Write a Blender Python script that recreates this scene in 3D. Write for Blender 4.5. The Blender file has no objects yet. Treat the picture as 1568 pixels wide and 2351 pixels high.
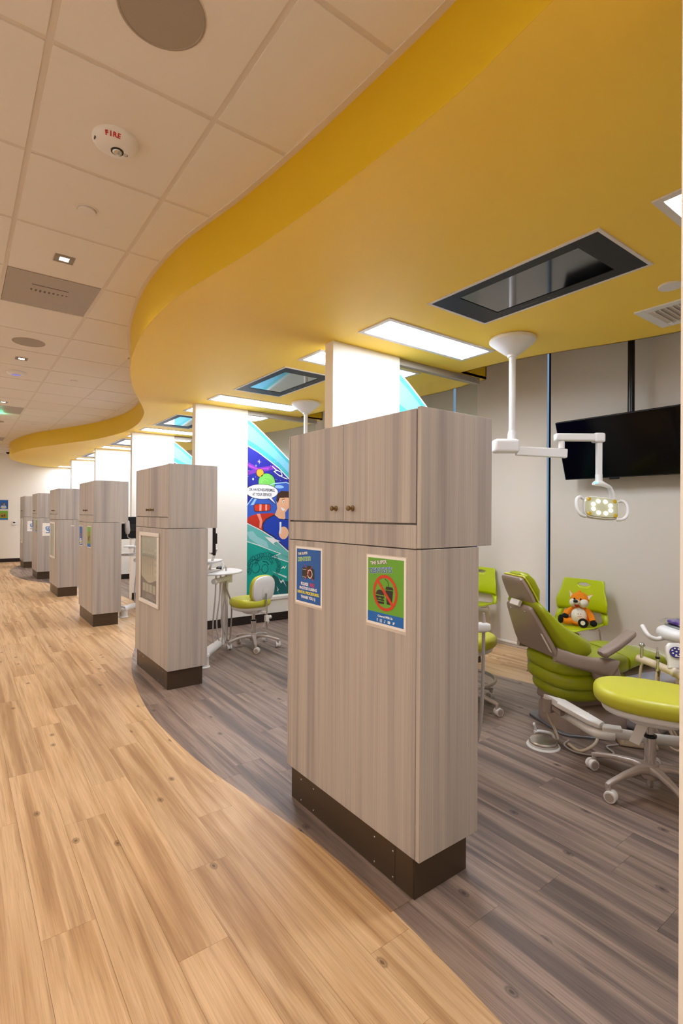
import bpy, math, random
from mathutils import Vector, Matrix
random.seed(7)
SC = bpy.context.scene
COL = SC.collection
# ---------------------------------------------------------------- camera
F_PX, YAW, ROLL, PITCH, EYE = 1183.34, .6407, .0062, .0033, 1.4
cam = bpy.data.cameras.new('camera'); camo = bpy.data.objects.new('camera', cam); COL.objects.link(camo)
cam.sensor_fit = 'HORIZONTAL'; cam.sensor_width = 36; cam.lens = F_PX / 1568 * 36
cam.clip_start = .03; cam.clip_end = 100
fw = Vector((math.sin(YAW)*math.cos(PITCH), math.cos(YAW)*math.cos(PITCH), math.sin(PITCH)))
r0 = Vector((math.cos(YAW), -math.sin(YAW), 0)); u0 = r0.cross(fw)
cr = r0*math.cos(ROLL) + u0*math.sin(ROLL); cu = -r0*math.sin(ROLL) + u0*math.cos(ROLL)
M = Matrix((( cr.x, cu.x, -fw.x, 0), (cr.y, cu.y, -fw.y, 0), (cr.z, cu.z, -fw.z, EYE), (0, 0, 0, 1)))
camo.matrix_world = M
SC.camera = camo
# ---------------------------------------------------------------- world, exposure
w = bpy.data.worlds.new('world'); SC.world = w; w.use_nodes = True
bg = w.node_tree.nodes['Background']; bg.inputs[0].default_value = (.42, .62, 1, 1); bg.inputs[1].default_value = .22
SC.view_settings.view_transform = 'Standard'; SC.view_settings.look = 'None'
SC.view_settings.exposure = EXPOSURE = 1.42; SC.view_settings.gamma = 1; SC.view_settings.use_curve_mapping = False
SC.cycles.use_denoising = True; SC.cycles.max_bounces = 10; SC.cycles.diffuse_bounces = 6; SC.cycles.caustics_reflective = False; SC.cycles.caustics_refractive = False
SC.cycles.sample_clamp_indirect = 4
PANEL_E, SPOT_W, SPOT_PAN, FILL_E = 11.8, 10, 7, 4.1      # radiance of the ceiling panels, power of each corridor downlight; last, added fill panels
SPOT_COL = (1, .90, .78)
# ---------------------------------------------------------------- materials
def sr(r, g, b):
    f = lambda c: ((c/255+.055)/1.055)**2.4 if c > 10 else c/255/12.92
    return (f(r), f(g), f(b), 1)
MATS = {}
def mat(name, col, rough=.5, metal=0, spec=.5, emit=None, es=0, noise=0, nscale=60, bump=0, trans=0, coat=0, ior=1.45):
    m = bpy.data.materials.new(name); m.use_nodes = True; nt = m.node_tree; b = nt.nodes['Principled BSDF']
    b.inputs['Base Color'].default_value = col; b.inputs['Roughness'].default_value = rough
    b.inputs['Metallic'].default_value = metal; b.inputs['Specular IOR Level'].default_value = spec
    b.inputs['IOR'].default_value = ior
    if trans: b.inputs['Transmission Weight'].default_value = trans
    if coat: b.inputs['Coat Weight'].default_value = coat; b.inputs['Coat Roughness'].default_value = .08
    if emit: b.inputs['Emission Color'].default_value = emit; b.inputs['Emission Strength'].default_value = es
    n = nt.nodes.new('ShaderNodeTexNoise'); n.inputs['Scale'].default_value = nscale; n.inputs['Detail'].default_value = 4
    tc = nt.nodes.new('ShaderNodeTexCoord'); nt.links.new(tc.outputs['Object'], n.inputs['Vector'])
    if noise:
        mx = nt.nodes.new('ShaderNodeMix'); mx.data_type = 'RGBA'; mx.blend_type = 'MULTIPLY'; mx.inputs[0].default_value = noise
        mx.inputs[6].default_value = col; nt.links.new(n.outputs['Fac'], mx.inputs[7]); nt.links.new(mx.outputs[2], b.inputs['Base Color'])
    if bump:
        bp = nt.nodes.new('ShaderNodeBump'); bp.inputs['Strength'].default_value = bump; bp.inputs['Distance'].default_value = .001
        nt.links.new(n.outputs['Fac'], bp.inputs['Height']); nt.links.new(bp.outputs[0], b.inputs['Normal'])
    MATS[name] = m; return m
def ramp(nt, fac, stops):
    r = nt.nodes.new('ShaderNodeValToRGB'); e = r.color_ramp.elements
    while len(e) < len(stops): e.new(.5)
    for k, (p, c) in enumerate(stops): e[k].position = p; e[k].color = c
    nt.links.new(fac, r.inputs[0]); return r.outputs[0]
def tex(nt, kind, vec, scale, detail=4, rough=.6, dist=0):
    n = nt.nodes.new('ShaderNodeTexNoise'); n.inputs['Scale'].default_value = scale; n.inputs['Detail'].default_value = detail
    n.inputs['Roughness'].default_value = rough; n.inputs['Distortion'].default_value = dist
    nt.links.new(vec, n.inputs['Vector']); return n.outputs['Fac']
def mapping(nt, vec, scale):
    n = nt.nodes.new('ShaderNodeMapping'); n.inputs['Scale'].default_value = scale; nt.links.new(vec, n.inputs['Vector']); return n.outputs[0]
def mixc(nt, fac, a, b, mode='MIX'):
    m = nt.nodes.new('ShaderNodeMix'); m.data_type = 'RGBA'; m.blend_type = mode
    for v, i in ((fac, 0), (a, 6), (b, 7)):
        if isinstance(v, (int, float, tuple)): m.inputs[i].default_value = v
        else: nt.links.new(v, m.inputs[i])
    return m.outputs[2]
def math_(nt, op, a, b=0):
    m = nt.nodes.new('ShaderNodeMath'); m.operation = op
    for v, i in ((a, 0), (b, 1)):
        if isinstance(v, (int, float)): m.inputs[i].default_value = v
        else: nt.links.new(v, m.inputs[i])
    return m.outputs[0]
def plank_mat(name, stops, dark, knot, rough, gs=1.0, darkamt=.5, fg=.62):
    m = mat(name, (1, 1, 1, 1), rough); nt = m.node_tree; b = nt.nodes['Principled BSDF']
    tc = nt.nodes.new('ShaderNodeTexCoord'); oi = nt.nodes.new('ShaderNodeObjectInfo'); gm = nt.nodes.new('ShaderNodeNewGeometry')
    rnd = math_(nt, 'FRACT', math_(nt, 'ADD', oi.outputs['Random'], gm.outputs['Random Per Island']))
    cx = nt.nodes.new('ShaderNodeCombineXYZ')
    nt.links.new(math_(nt, 'MULTIPLY', rnd, 37.0), cx.inputs[0]); nt.links.new(math_(nt, 'MULTIPLY', rnd, 91.0), cx.inputs[1]); nt.links.new(math_(nt, 'MULTIPLY', rnd, 13.0), cx.inputs[2])
    va = nt.nodes.new('ShaderNodeVectorMath'); nt.links.new(tc.outputs['Object'], va.inputs[0]); nt.links.new(cx.outputs[0], va.inputs[1])
    v = va.outputs[0]
    broad = tex(nt, '', mapping(nt, v, (10, .45, 1)), 1.3, 5, .5, .35)
    col = ramp(nt, broad, stops)
    fine = tex(nt, '', mapping(nt, v, (115*gs, 2.0, 1)), 1.6, 6, .74, .35)
    col = mixc(nt, 1.0, col, ramp(nt, fine, [(.30, (fg, fg*.96, fg*.92, 1)), (.47, (.95, .94, .93, 1)), (.7, (1.12, 1.12, 1.12, 1))]), 'MULTIPLY')
    cr_ = tex(nt, '', mapping(nt, v, (38, .7, 1)), 2.2, 6, .7, .9)
    col = mixc(nt, ramp(nt, cr_, [(.58, (0, 0, 0, 1)), (.68, (darkamt, darkamt, darkamt, 1))]), col, dark)
    vo = nt.nodes.new('ShaderNodeTexVoronoi'); vo.voronoi_dimensions = '2D'; vo.inputs['Scale'].default_value = 1; nt.links.new(mapping(nt, v, (7, 4.2, 1)), vo.inputs['Vector'])
    sp = nt.nodes.new('ShaderNodeSeparateColor'); nt.links.new(vo.outputs['Color'], sp.inputs[0])
    km = math_(nt, 'GREATER_THAN', sp.outputs[0], .84)
    ringf = math_(nt, 'ADD', vo.outputs['Distance'], math_(nt, 'MULTIPLY', fine, .05))
    col = mixc(nt, math_(nt, 'MULTIPLY', km, ramp(nt, ringf, [(.05, (.85, .85, .85, 1)), (.085, (.3, .3, .3, 1)), (.10, (.6, .6, .6, 1)), (.14, (0, 0, 0, 1))])), col, knot)
    hs = nt.nodes.new('ShaderNodeHueSaturation'); nt.links.new(col, hs.inputs['Color'])
    nt.links.new(math_(nt, 'ADD', math_(nt, 'MULTIPLY', rnd, .16), .90), hs.inputs['Value'])
    nt.links.new(hs.outputs[0], b.inputs['Base Color'])
    bp = nt.nodes.new('ShaderNodeBump'); bp.inputs['Strength'].default_value = .25; bp.inputs['Distance'].default_value = .0008
    nt.links.new(fine, bp.inputs['Height']); nt.links.new(bp.outputs[0], b.inputs['Normal'])
    return m
M_LIGHT = plank_mat('pale_plank', [(.36, sr(174, 136, 96)), (.46, sr(199, 162, 118)), (.54, sr(214, 180, 138)), (.66, sr(182, 145, 104))], sr(128, 92, 60), sr(92, 62, 38), .42, 1, .4, .74)
M_DARK = plank_mat('grey_brown_plank', [(.36, sr(100, 86, 80)), (.46, sr(128, 110, 99)), (.54, sr(152, 131, 117)), (.66, sr(110, 94, 86))], sr(54, 44, 40), sr(52, 42, 40), .42, 1, .55, .52)
def laminate(name, cols):
    m = mat(name, (1, 1, 1, 1), .42, spec=.35); nt = m.node_tree; b = nt.nodes['Principled BSDF']
    tc = nt.nodes.new('ShaderNodeTexCoord'); oi = nt.nodes.new('ShaderNodeObjectInfo')
    va = nt.nodes.new('ShaderNodeVectorMath'); cx = nt.nodes.new('ShaderNodeCombineXYZ')
    nt.links.new(math_(nt, 'MULTIPLY', oi.outputs['Random'], 23.0), cx.inputs[0]); nt.links.new(math_(nt, 'MULTIPLY', oi.outputs['Random'], 9.0), cx.inputs[2])
    nt.links.new(tc.outputs['Object'], va.inputs[0]); nt.links.new(cx.outputs[0], va.inputs[1]); v = va.outputs[0]
    col = ramp(nt, tex(nt, '', mapping(nt, v, (10, 10, .2)), 1.0, 3, .5), cols)
    fine = tex(nt, '', mapping(nt, v, (230, 230, 1.3)), 1.0, 4, .6)
    col = mixc(nt, 1.0, col, ramp(nt, fine, [(.28, (.80, .79, .78, 1)), (.5, (.97, .97, .97, 1)), (.72, (1.07, 1.07, 1.07, 1))]), 'MULTIPLY')
    nt.links.new(col, b.inputs['Base Color']); return m
M_LAM = laminate('grey_wood_laminate', [(.3, sr(150, 143, 141)), (.42, sr(171, 164, 158)), (.55, sr(185, 177, 168)), (.68, sr(158, 150, 147))])
M_YEL = mat('yellow_paint', sr(252, 214, 76), .55)
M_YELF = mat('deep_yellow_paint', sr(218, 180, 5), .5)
M_WALL = mat('cream_paint', sr(240, 236, 228), .6, bump=.1, nscale=200)
M_TILE = mat('ceiling_tile', sr(232, 226, 218), .9, noise=.05, nscale=300, bump=.3)
M_TEE = mat('ceiling_tee', sr(218, 208, 196), .5)
M_WHITE = mat('white_plastic', sr(232, 230, 228), .3)
M_WHITE2 = mat('white_powder_coat', sr(225, 220, 214), .45)
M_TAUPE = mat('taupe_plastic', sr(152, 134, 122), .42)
M_TAN = mat('tan_plastic', sr(186, 168, 142), .4)
M_SILV = mat('grey_cast_metal', sr(192, 180, 172), .35, metal=.35)
M_CHROME = mat('chrome', sr(215, 212, 208), .1, metal=1)
M_STEEL = mat('brushed_steel', sr(200, 200, 196), .25, metal=1)
M_BRASS = mat('aged_brass', sr(132, 108, 74), .35, metal=.9)
M_BRONZE = mat('dark_bronze_metal', sr(84, 70, 56), .38, metal=.5)
M_BLACK = mat('black_plastic', sr(14, 13, 14), .3)
M_TVGL = mat('television_glass', sr(4, 3, 4), .12, spec=.18)
M_SCREEN = mat('screen_glass', sr(5, 4, 5), .07, coat=.5)
M_BEZEL = mat('charcoal_bezel', sr(24, 22, 22), .55)
M_GREENV = mat('lime_vinyl', sr(150, 158, 6), .36, coat=.08)
M_GREENS = mat('bright_lime_vinyl', sr(200, 198, 56), .38, coat=.05)
M_GREENP = mat('lime_polypropylene', sr(184, 200, 0), .35)
M_GREYP = mat('grey_plate', sr(120, 120, 124), .4, metal=.4)
M_HOSE = mat('grey_hose', sr(176, 168, 162), .4)
M_HOSEB = mat('beige_hose', sr(206, 188, 164), .4)
M_BASEB = mat('dark_rubber_base', sr(38, 28, 24), .4)
M_SHADE = mat('roller_shade_fabric', sr(214, 205, 192), .8, noise=.06, nscale=400)
M_PAPER = mat('paper', sr(238, 234, 228), .5)
M_GLASS = bpy.data.materials.new('clear_glass'); M_GLASS.use_nodes = True
_n = M_GLASS.node_tree; _n.nodes.clear(); _o = _n.nodes.new('ShaderNodeOutputMaterial'); _t = _n.nodes.new('ShaderNodeBsdfTransparent'); _g = _n.nodes.new('ShaderNodeBsdfGlossy'); _m = _n.nodes.new('ShaderNodeMixShader')
_t.inputs[0].default_value = (.93, .965, .94, 1); _g.inputs['Roughness'].default_value = .02
_lw = _n.nodes.new('ShaderNodeLayerWeight'); _lw.inputs[0].default_value = .5; _pw = math_(_n, 'ADD', math_(_n, 'MULTIPLY', math_(_n, 'POWER', _lw.outputs['Facing'], 5.0), .6), .03)
_n.links.new(_pw, _m.inputs[0]); _n.links.new(_t.outputs[0], _m.inputs[1]); _n.links.new(_g.outputs[0], _m.inputs[2]); _n.links.new(_m.outputs[0], _o.inputs[0])
M_PANEL = mat('panel_diffuser', (1, 1, 1, 1), .5, emit=(.93, 1, 1.14, 1), es=PANEL_E)
M_SPOTE = mat('downlight_lens', (1, 1, 1, 1), .5, emit=(1, .88, .72, 1), es=SPOT_PAN)
M_FILL = mat('fill_panel_diffuser', (1, 1, 1, 1), .5, emit=(1, .97, .97, 1), es=FILL_E)
M_LED = mat('exam_led', (1, 1, 1, 1), .5, emit=(1, 1, 1, 1), es=2.2)
M_AMBER = mat('amber_lens', sr(196, 160, 20), .3)
M_LENS = mat('pale_lamp_lens', sr(196, 194, 160), .2)
M_EXITG = mat('exit_green', sr(20, 220, 120), .5, emit=(.05, 1, .45, 1), es=1.2)
M_CYAN = mat('cyan_indicator', sr(60, 180, 230), .5, emit=(.1, .6, 1, 1), es=1.5)
M_ORANGE = mat('orange_plush', sr(240, 140, 20), .9, bump=1.0, nscale=600)
M_FOXW = mat('white_plush', sr(236, 228, 208), .9, bump=1.0, nscale=600)
M_FOXB = mat('black_plush', sr(14, 12, 12), .9)
M_RED = mat('red_felt', sr(190, 30, 24), .7)
_cc = {}
def flat(r, g, b, rough=.45):
    k = (r, g, b, rough)
    if k not in _cc: _cc[k] = mat('print_%d_%d_%d' % (r, g, b), sr(r, g, b), rough)
    return _cc[k]
# ---------------------------------------------------------------- mesh helpers
class MB:
    def __init__(s): s.v = []; s.f = []; s.mi = []; s.cur = 0
    def add(s, vs, fs):
        o = len(s.v); s.v += [tuple(p) for p in vs]; s.f += [tuple(i+o for i in f) for f in fs]; s.mi += [s.cur]*len(fs); return s
    def box(s, x0, x1, y0, y1, z0, z1):
        return s.add([(x0,y0,z0),(x1,y0,z0),(x1,y1,z0),(x0,y1,z0),(x0,y0,z1),(x1,y0,z1),(x1,y1,z1),(x0,y1,z1)],
                     [(0,3,2,1),(4,5,6,7),(0,1,5,4),(1,2,6,5),(2,3,7,6),(3,0,4,7)])
    def loft(s, secs, n=20, cap=True):
        """secs: (centre, u, v, ru, rv, exponent) superellipse sections joined one after another"""
        vs = []; fs = []
        for c, u, v, ru, rv, e in secs:
            c = Vector(c); u = Vector(u).normalized(); v = Vector(v).normalized()
            for k in range(n):
                a = 2*math.pi*k/n; ca, sa = math.cos(a), math.sin(a)
                vs.append(c + u*(ru*math.copysign(abs(ca)**(2/e), ca)) + v*(rv*math.copysign(abs(sa)**(2/e), sa)))
        m = len(secs)
        for i in range(m-1):
            for k in range(n):
                a, b = i*n+k, i*n+(k+1) % n; fs.append((a, b, b+n, a+n))
        if cap: fs.append(tuple(reversed(range(n)))); fs.append(tuple(range((m-1)*n, m*n)))
        return s.add(vs, fs)
    def tube(s, pts, r, n=10, smooth=0):
        pts = [Vector(p) for p in pts]
        if smooth:
            q = []
            for i in range(len(pts)-1):
                p0 = pts[max(i-1, 0)]; p1 = pts[i]; p2 = pts[i+1]; p3 = pts[min(i+2, len(pts)-1)]
                for k in range(smooth):
                    t = k/smooth
                    q.append(.5*((2*p1)+(-p0+p2)*t+(2*p0-5*p1+4*p2-p3)*t*t+(-p0+3*p1-3*p2+p3)*t**3))
            q.append(pts[-1]); pts = q
        rs = r if isinstance(r, (list, tuple)) else [r]*len(pts)
        if len(rs) != len(pts): rs = [rs[0]+(rs[-1]-rs[0])*i/(len(pts)-1) for i in range(len(pts))]
        secs = []; ref = None
        for i, p in enumerate(pts):
            d = (pts[min(i+1, len(pts)-1)]-pts[max(i-1, 0)]).normalized()
            if ref is None: ref = Vector((0, 0, 1)) if abs(d.z) < .9 else Vector((1, 0, 0))
            u = d.cross(ref).normalized(); v = u.cross(d).normalized(); ref = v
            secs.append((p, u, v, rs[i], rs[i], 2))
        return s.loft([(c, u, v, a, b, e) for c, u, v, a, b, e in secs], n)
    def cyl(s, p0, p1, r0, r1=None, n=20): return s.tube([p0, p1], [r0, r0 if r1 is None else r1], n)
    def lathe(s, c, prof, n=28, axis='z'):
        ax = {'z': ((1,0,0),(0,1,0),(0,0,1)), 'x': ((0,1,0),(0,0,1),(1,0,0)), 'y': ((0,0,1),(1,0,0),(0,1,0))}[axis]
        return s.loft([(Vector(c)+Vector(ax[2])*h, ax[0], ax[1], max(r, 1e-5), max(r, 1e-5), 2) for r, h in prof], n)
    def ball(s, c, rx, ry, rz, n=20, m=12, rot=None):
        secs = []
        R = rot or Matrix.Identity(3)
        for i in range(m+1):
            a = -math.pi/2+math.pi*i/m; r = max(math.cos(a), 1e-4)
            secs.append((Vector(c)+R@Vector((0, 0, rz*math.sin(a))), R@Vector((1,0,0)), R@Vector((0,1,0)), rx*r, ry*r, 2))
        return s.loft(secs, n)
    def slab(s, c, rx, ry, z0, z1, e=3, rb=.02, rot=0, n=32, tilt=0, tt=0):
        """rounded horizontal slab with a superellipse plan; tilt lifts it along +u, tt along +v"""
        u = Vector((math.cos(rot), math.sin(rot), tilt)); v = Vector((-math.sin(rot), math.cos(rot), tt)); ul, vl = u.length, v.length
        h = [(z0+rb*(1-math.cos(math.pi/2*i/5)), rb*(1-math.sin(math.pi/2*i/5))) for i in range(6)]
        h += [(z1-rb*(1-math.sin(math.pi/2*i/5)), rb*(1-math.cos(math.pi/2*i/5))) for i in range(6)]
        return s.loft([((c[0], c[1], z), u, v, (rx-d)*ul, (ry-d)*vl, e) for z, d in h], n)
    def prism(s, poly, z0, z1):
        n = len(poly); vs = [(x, y, z0) for x, y in poly]+[(x, y, z1) for x, y in poly]
        return s.add(vs, [tuple(reversed(range(n))), tuple(range(n, 2*n))]+[(i, (i+1) % n, (i+1) % n+n, i+n) for i in range(n)])
    def xform(s, m):
        s.v = [tuple(m@Vector(p)) for p in s.v]; return s
    def mesh(s, name, mats, ang=35):
        me = bpy.data.meshes.new(name); me.from_pydata(s.v, [], s.f); me.update()
        for m in (mats if isinstance(mats, (list, tuple)) else [mats]): me.materials.append(m)
        if len(me.materials) > 1: me.polygons.foreach_set('material_index', s.mi)
        if ang: me.polygons.foreach_set('use_smooth', [True]*len(me.polygons)); me.set_sharp_from_angle(angle=math.radians(ang))
        return me
    def build(s, name, mats, parent=None, bevel=0, seg=2, ang=35, subd=0, solid=0, **kw):
        o = bpy.data.objects.new(name, s.mesh(name, mats, ang)); COL.objects.link(o)
        if parent: o.parent = parent
        if solid: md = o.modifiers.new('s', 'SOLIDIFY'); md.thickness = solid; md.offset = 0
        if bevel: md = o.modifiers.new('b', 'BEVEL'); md.width = bevel; md.segments = seg; md.limit_method = 'ANGLE'; md.angle_limit = math.radians(40); md.harden_normals = False
        if subd: md = o.modifiers.new('d', 'SUBSURF'); md.levels = subd; md.render_levels = subd
        for k, v in kw.items(): o[k] = v
        return o
def thing(name, label, cat, loc=(0, 0, 0), rz=0, group=None):
    o = bpy.data.objects.new(name, None); COL.objects.link(o); o.empty_display_size = .1
    o.location = loc; o.rotation_euler = (0, 0, rz); o['label'] = label; o['category'] = cat
    if group: o['group'] = group
    return o
def struct(name, label=None):
    o = bpy.data.objects.new(name, None); COL.objects.link(o); o['kind'] = 'structure'
    if label: o['label'] = label
    return o
def tag(o, label, cat, group=None):
    o['label'] = label; o['category'] = cat
    if group: o['group'] = group
    return o
KIDS = {}
def dup(o, loc=None, label=None, parent=None, rz=None):
    c = o.copy(); COL.objects.link(c)
    if parent: c.parent = parent
    if loc is not None: c.location = loc
    if rz is not None: c.rotation_euler = (0, 0, rz)
    if label: c['label'] = label
    for ch in [x for x in ALLOBJ() if x.parent == o]: dup(ch, parent=c)
    return c
def ALLOBJ(): return list(bpy.data.objects)
def text(name, s, size, m, parent, org, xa, ya, ext=.0004, align='CENTER', sx=1, bold=0):
    cu = bpy.data.curves.new(name, 'FONT'); cu.body = s; cu.size = size; cu.extrude = ext; cu.align_x = align; cu.align_y = 'CENTER'; cu.offset = bold
    cu.materials.append(m); o = bpy.data.objects.new(name, cu); COL.objects.link(o)
    me = bpy.data.meshes.new_from_object(o); bpy.data.objects.remove(o); bpy.data.curves.remove(cu); me.name = name
    o = bpy.data.objects.new(name, me); COL.objects.link(o)
    x = Vector(xa).normalized(); y = Vector(ya).normalized(); z = x.cross(y)
    o.matrix_world = Matrix(((x.x*sx, y.x, z.x, org[0]), (x.y*sx, y.y, z.y, org[1]), (x.z*sx, y.z, z.z, org[2]), (0, 0, 0, 1)))
    if parent: o.parent = parent
    return o
class Plane:
    """a flat print: u to the right, v up, off towards the viewer"""
    def __init__(s, org, right, up): s.o = Vector(org); s.r = Vector(right); s.u = Vector(up); s.n = s.r.cross(s.u)
    def p(s, u, v, off=0): return s.o+s.r*u+s.u*v+s.n*off
    def poly(s, name, polys, m, parent, layer=1, th=.0003):
        b = MB()
        for q, pl in enumerate(polys):
            off = layer*.0004+(q % 9)*.00001
            n = len(pl); vs = [s.p(u, v, off) for u, v in pl]+[s.p(u, v, off+th) for u, v in pl]
            ar = sum(pl[i][0]*pl[(i+1) % n][1]-pl[(i+1) % n][0]*pl[i][1] for i in range(n))
            fs = [tuple(range(n, 2*n))]+[(i, (i+1) % n, (i+1) % n+n, i+n) for i in range(n)]
            if ar < 0: fs = [tuple(reversed(f)) for f in fs]
            b.add(vs, fs)
        return b.build(name, m, parent, ang=0)
    def text(s, name, t, size, m, parent, u, v, layer=2, sx=1, bold=0, rot=0):
        c, sn = math.cos(rot), math.sin(rot)
        return text(name, t, size, m, parent, s.p(u, v, layer*.0004), s.r*c+s.u*sn, s.u*c-s.r*sn, .0003, 'CENTER', sx, bold)
def ell(cu_, cv, ru, rv, n=28, a0=0, a1=2*math.pi): return [(cu_+ru*math.cos(a0+(a1-a0)*k/n), cv+rv*math.sin(a0+(a1-a0)*k/n)) for k in range(n)]
def line(pts, w, closed=False):
    """polyline of given width as quads"""
    out = []
    for a, b in zip(pts, pts[1:]+([pts[0]] if closed else [])):
        dx, dy = b[0]-a[0], b[1]-a[1]; L = math.hypot(dx, dy) or 1; nx, ny = -dy/L*w/2, dx/L*w/2; ex, ey = dx/L*w*.3, dy/L*w*.3
        out.append([(a[0]-nx-ex, a[1]-ny-ey), (b[0]-nx+ex, b[1]-ny+ey), (b[0]+nx+ex, b[1]+ny+ey), (a[0]+nx-ex, a[1]+ny-ey)])
    return out
def interp(tab, y):
    if y <= tab[0][0]: return tab[0][1]
    for i in range(len(tab)-1):
        if y <= tab[i+1][0]:
            y0, x0 = tab[i]; y1, x1 = tab[i+1]; h = y1-y0; t = (y-y0)/h
            def sl(j):
                if j <= 0 or j >= len(tab)-1: return 0 if (j < 0 or j > len(tab)-1) else ((tab[1][1]-tab[0][1])/(tab[1][0]-tab[0][0]) if j == 0 else (tab[-1][1]-tab[-2][1])/(tab[-1][0]-tab[-2][0]))
                return (tab[j+1][1]-tab[j-1][1])/(tab[j+1][0]-tab[j-1][0])
            m0, m1 = sl(i)*h, sl(i+1)*h
            return (2*t**3-3*t*t+1)*x0+(t**3-2*t*t+t)*m0+(-2*t**3+3*t*t)*x1+(t**3-t*t)*m1
    return tab[-1][1]
# ================================================================ SETTING
ZC, ZS = 3.0, 2.7
SOF = [(-2.5, .98), (-1, 1.05), (0, 1.13), (.7, 1.2), (1.07, 1.236), (1.34, 1.231), (1.9, 1.203), (2.4, 1.155), (3.0, 1.067), (3.5, 1.052), (3.94, 1.082), (4.5, 1.165), (5.0, 1.28), (5.6, 1.462), (6.12, 1.657), (6.57, 1.83), (6.95, 1.955), (7.64, 2.095), (8.3, 2.158), (8.8, 2.158), (9.3, 2.1), (10.0, 1.97), (11.0, 1.63), (11.9, 1.31), (12.57, 1.146), (13.47, 1.018), (14.3, .985), (15.1, 1.06), (16.0, 1.36), (16.6, 1.66), (17.1, 2.0)]
FLO = [(-2.5, 1.0), (-1, 1.08), (0, 1.14), (.87, 1.212), (1.135, 1.232), (1.4, 1.244), (1.7, 1.243), (2.0, 1.213), (2.3, 1.166), (2.73, 1.108), (3.18, 1.083), (3.66, 1.086), (4.38, 1.174), (4.9, 1.28), (5.5, 1.464), (6.2, 1.72), (7.0, 2.0), (8.0, 2.2), (8.8, 2.24), (9.6, 2.12), (10.4, 1.85), (11.46, 1.463), (12.3, 1.156), (12.9, 1.04), (13.6, .985), (14.4, 1.0), (15.15, 1.124), (15.8, 1.34), (16.4, 1.66), (17.1, 2.1)]
EDG = [(.37, 4.06), (.9, 4.12), (1.47, 4.084), (1.784, 4.01), (2.313, 3.82), (2.61, 3.745), (2.857, 3.715), (3.13, 3.70)]
FED = [(-2.5, 4.1), (1.0, 4.16), (1.6, 4.08), (2.313, 3.87), (2.8, 3.785), (3.3, 3.76), (4.2, 3.95), (6, 4.0), (17.1, 4.0)]
def e_s(y):
    while y > 3.135: y -= 2.765
    while y < .37: y += 2.765
    return interp(EDG, y)
c_s = lambda y: interp(SOF, y)
c_f = lambda y: interp(FLO, y)
e_f = lambda y: interp(FED, y)
def proj(p):
    q = M.inverted() @ Vector(p); d = -q.z
    return (784+F_PX*q.x/d, 1175.5-F_PX*q.y/d, d) if d > .05 else (-9999, -9999, d)
def strip(b, fa, fb, y0, y1, z0, z1, step=.08, minw=.0004):
    """prism between x=fa(y) and x=fb(y), cut into runs where it has width"""
    n = max(1, int(math.ceil((y1-y0)/step))); run = []; out = []
    for i in range(n+1):
        y = y0+(y1-y0)*i/n; l, r = fa(y), fb(y)
        if r-l > minw: run.append((y, l, r))
        else:
            if len(run) > 1: out.append(run)
            run = []
    if len(run) > 1: out.append(run)
    for run in out:
        m = len(run); vs = []
        for y, l, r in run: vs += [(l, y, z0), (r, y, z0), (r, y, z1), (l, y, z1)]
        fs = []
        for i in range(m-1):
            a = 4*i; c = a+4
            for k in range(4): fs.append((a+k, a+(k+1) % 4, c+(k+1) % 4, c+k))
        fs.append((0, 3, 2, 1)); fs.append((4*m-4, 4*m-3, 4*m-2, 4*m-1))
        fs = [tuple(reversed(f)) for f in fs]
        b.add(vs, fs)
    return bool(out)
XL, XR, Y0, Y1 = -2.2, 4.75, -2.5, 17.0
# ---- floor
floor = MB().box(XL, XR+.3, Y0, Y1, -.12, -.005).build('floor', mat('plank_joint', sr(62, 46, 36), .8), kind='structure')
joint = {0: .64, 1: 1.29, 2: 1.588, 3: 1.967, 4: 1.0, 7: 1.142, 9: 1.10, 10: .756, 11: .988}
pieces = []
PW, PL, PX = .1675, 1.288, .2265
for k in range(int((XL-PX)/PW)-1, int((XR-PX)/PW)+1):
    xa, xb = max(XL, PX+PW*k)+.0004, min(XR, PX+PW*(k+1))-.0004
    if xb-xa < .01: continue
    off = joint.get(k, random.uniform(0, PL)); j = int((Y0-off)/PL)-1
    while off+j*PL < Y1:
        ya, yb = max(Y0, off+j*PL)+.0004, min(Y1, off+(j+1)*PL)-.0004; j += 1
        if yb-ya < .01: continue
        ys = [ya+(yb-ya)*t/16 for t in range(17)]
        for nm, fa, fb, mm in (('l', lambda y: -99, c_f, 0), ('d', c_f, e_f, 1), ('r', e_f, lambda y: 99, 0)):
            la = max(fa(y) for y in ys); rb = min(fb(y) for y in ys)
            b = MB(); b.cur = mm
            if la <= xa and rb >= xb: b.box(xa, xb, ya, yb, -.005, 0)
            elif not strip(b, lambda y: max(xa, fa(y)), lambda y: min(xb, fb(y)), ya, yb, -.005, 0, .025): continue
            A = 0
            for t in (0, .25, .5, .75, 1):
                px, py, d = proj((sum(v[0] for v in b.v)/len(b.v), ya+(yb-ya)*t, 0))
                if -80 < px < 1650 and py < 2420 and d > .3: A += (max(v[0] for v in b.v)-min(v[0] for v in b.v))*(yb-ya)/d**3
            pieces.append((A, len(pieces), mm, b))
pieces.sort(key=lambda q: (-q[0], q[1])); rest = MB()
for i, (A, _, mm, b) in enumerate(pieces):
    if i < 298 and A > 0:
        b.mi = [0]*len(b.f); b.build('plank', (M_LIGHT, M_DARK)[mm], floor, ang=0)
    else:
        o = len(rest.v); rest.v += b.v; rest.f += [tuple(q+o for q in f) for f in b.f]; rest.mi += [mm]*len(b.f)
rest.build('far_planks', [M_LIGHT, M_DARK], floor, ang=0, kind='stuff')
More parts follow.
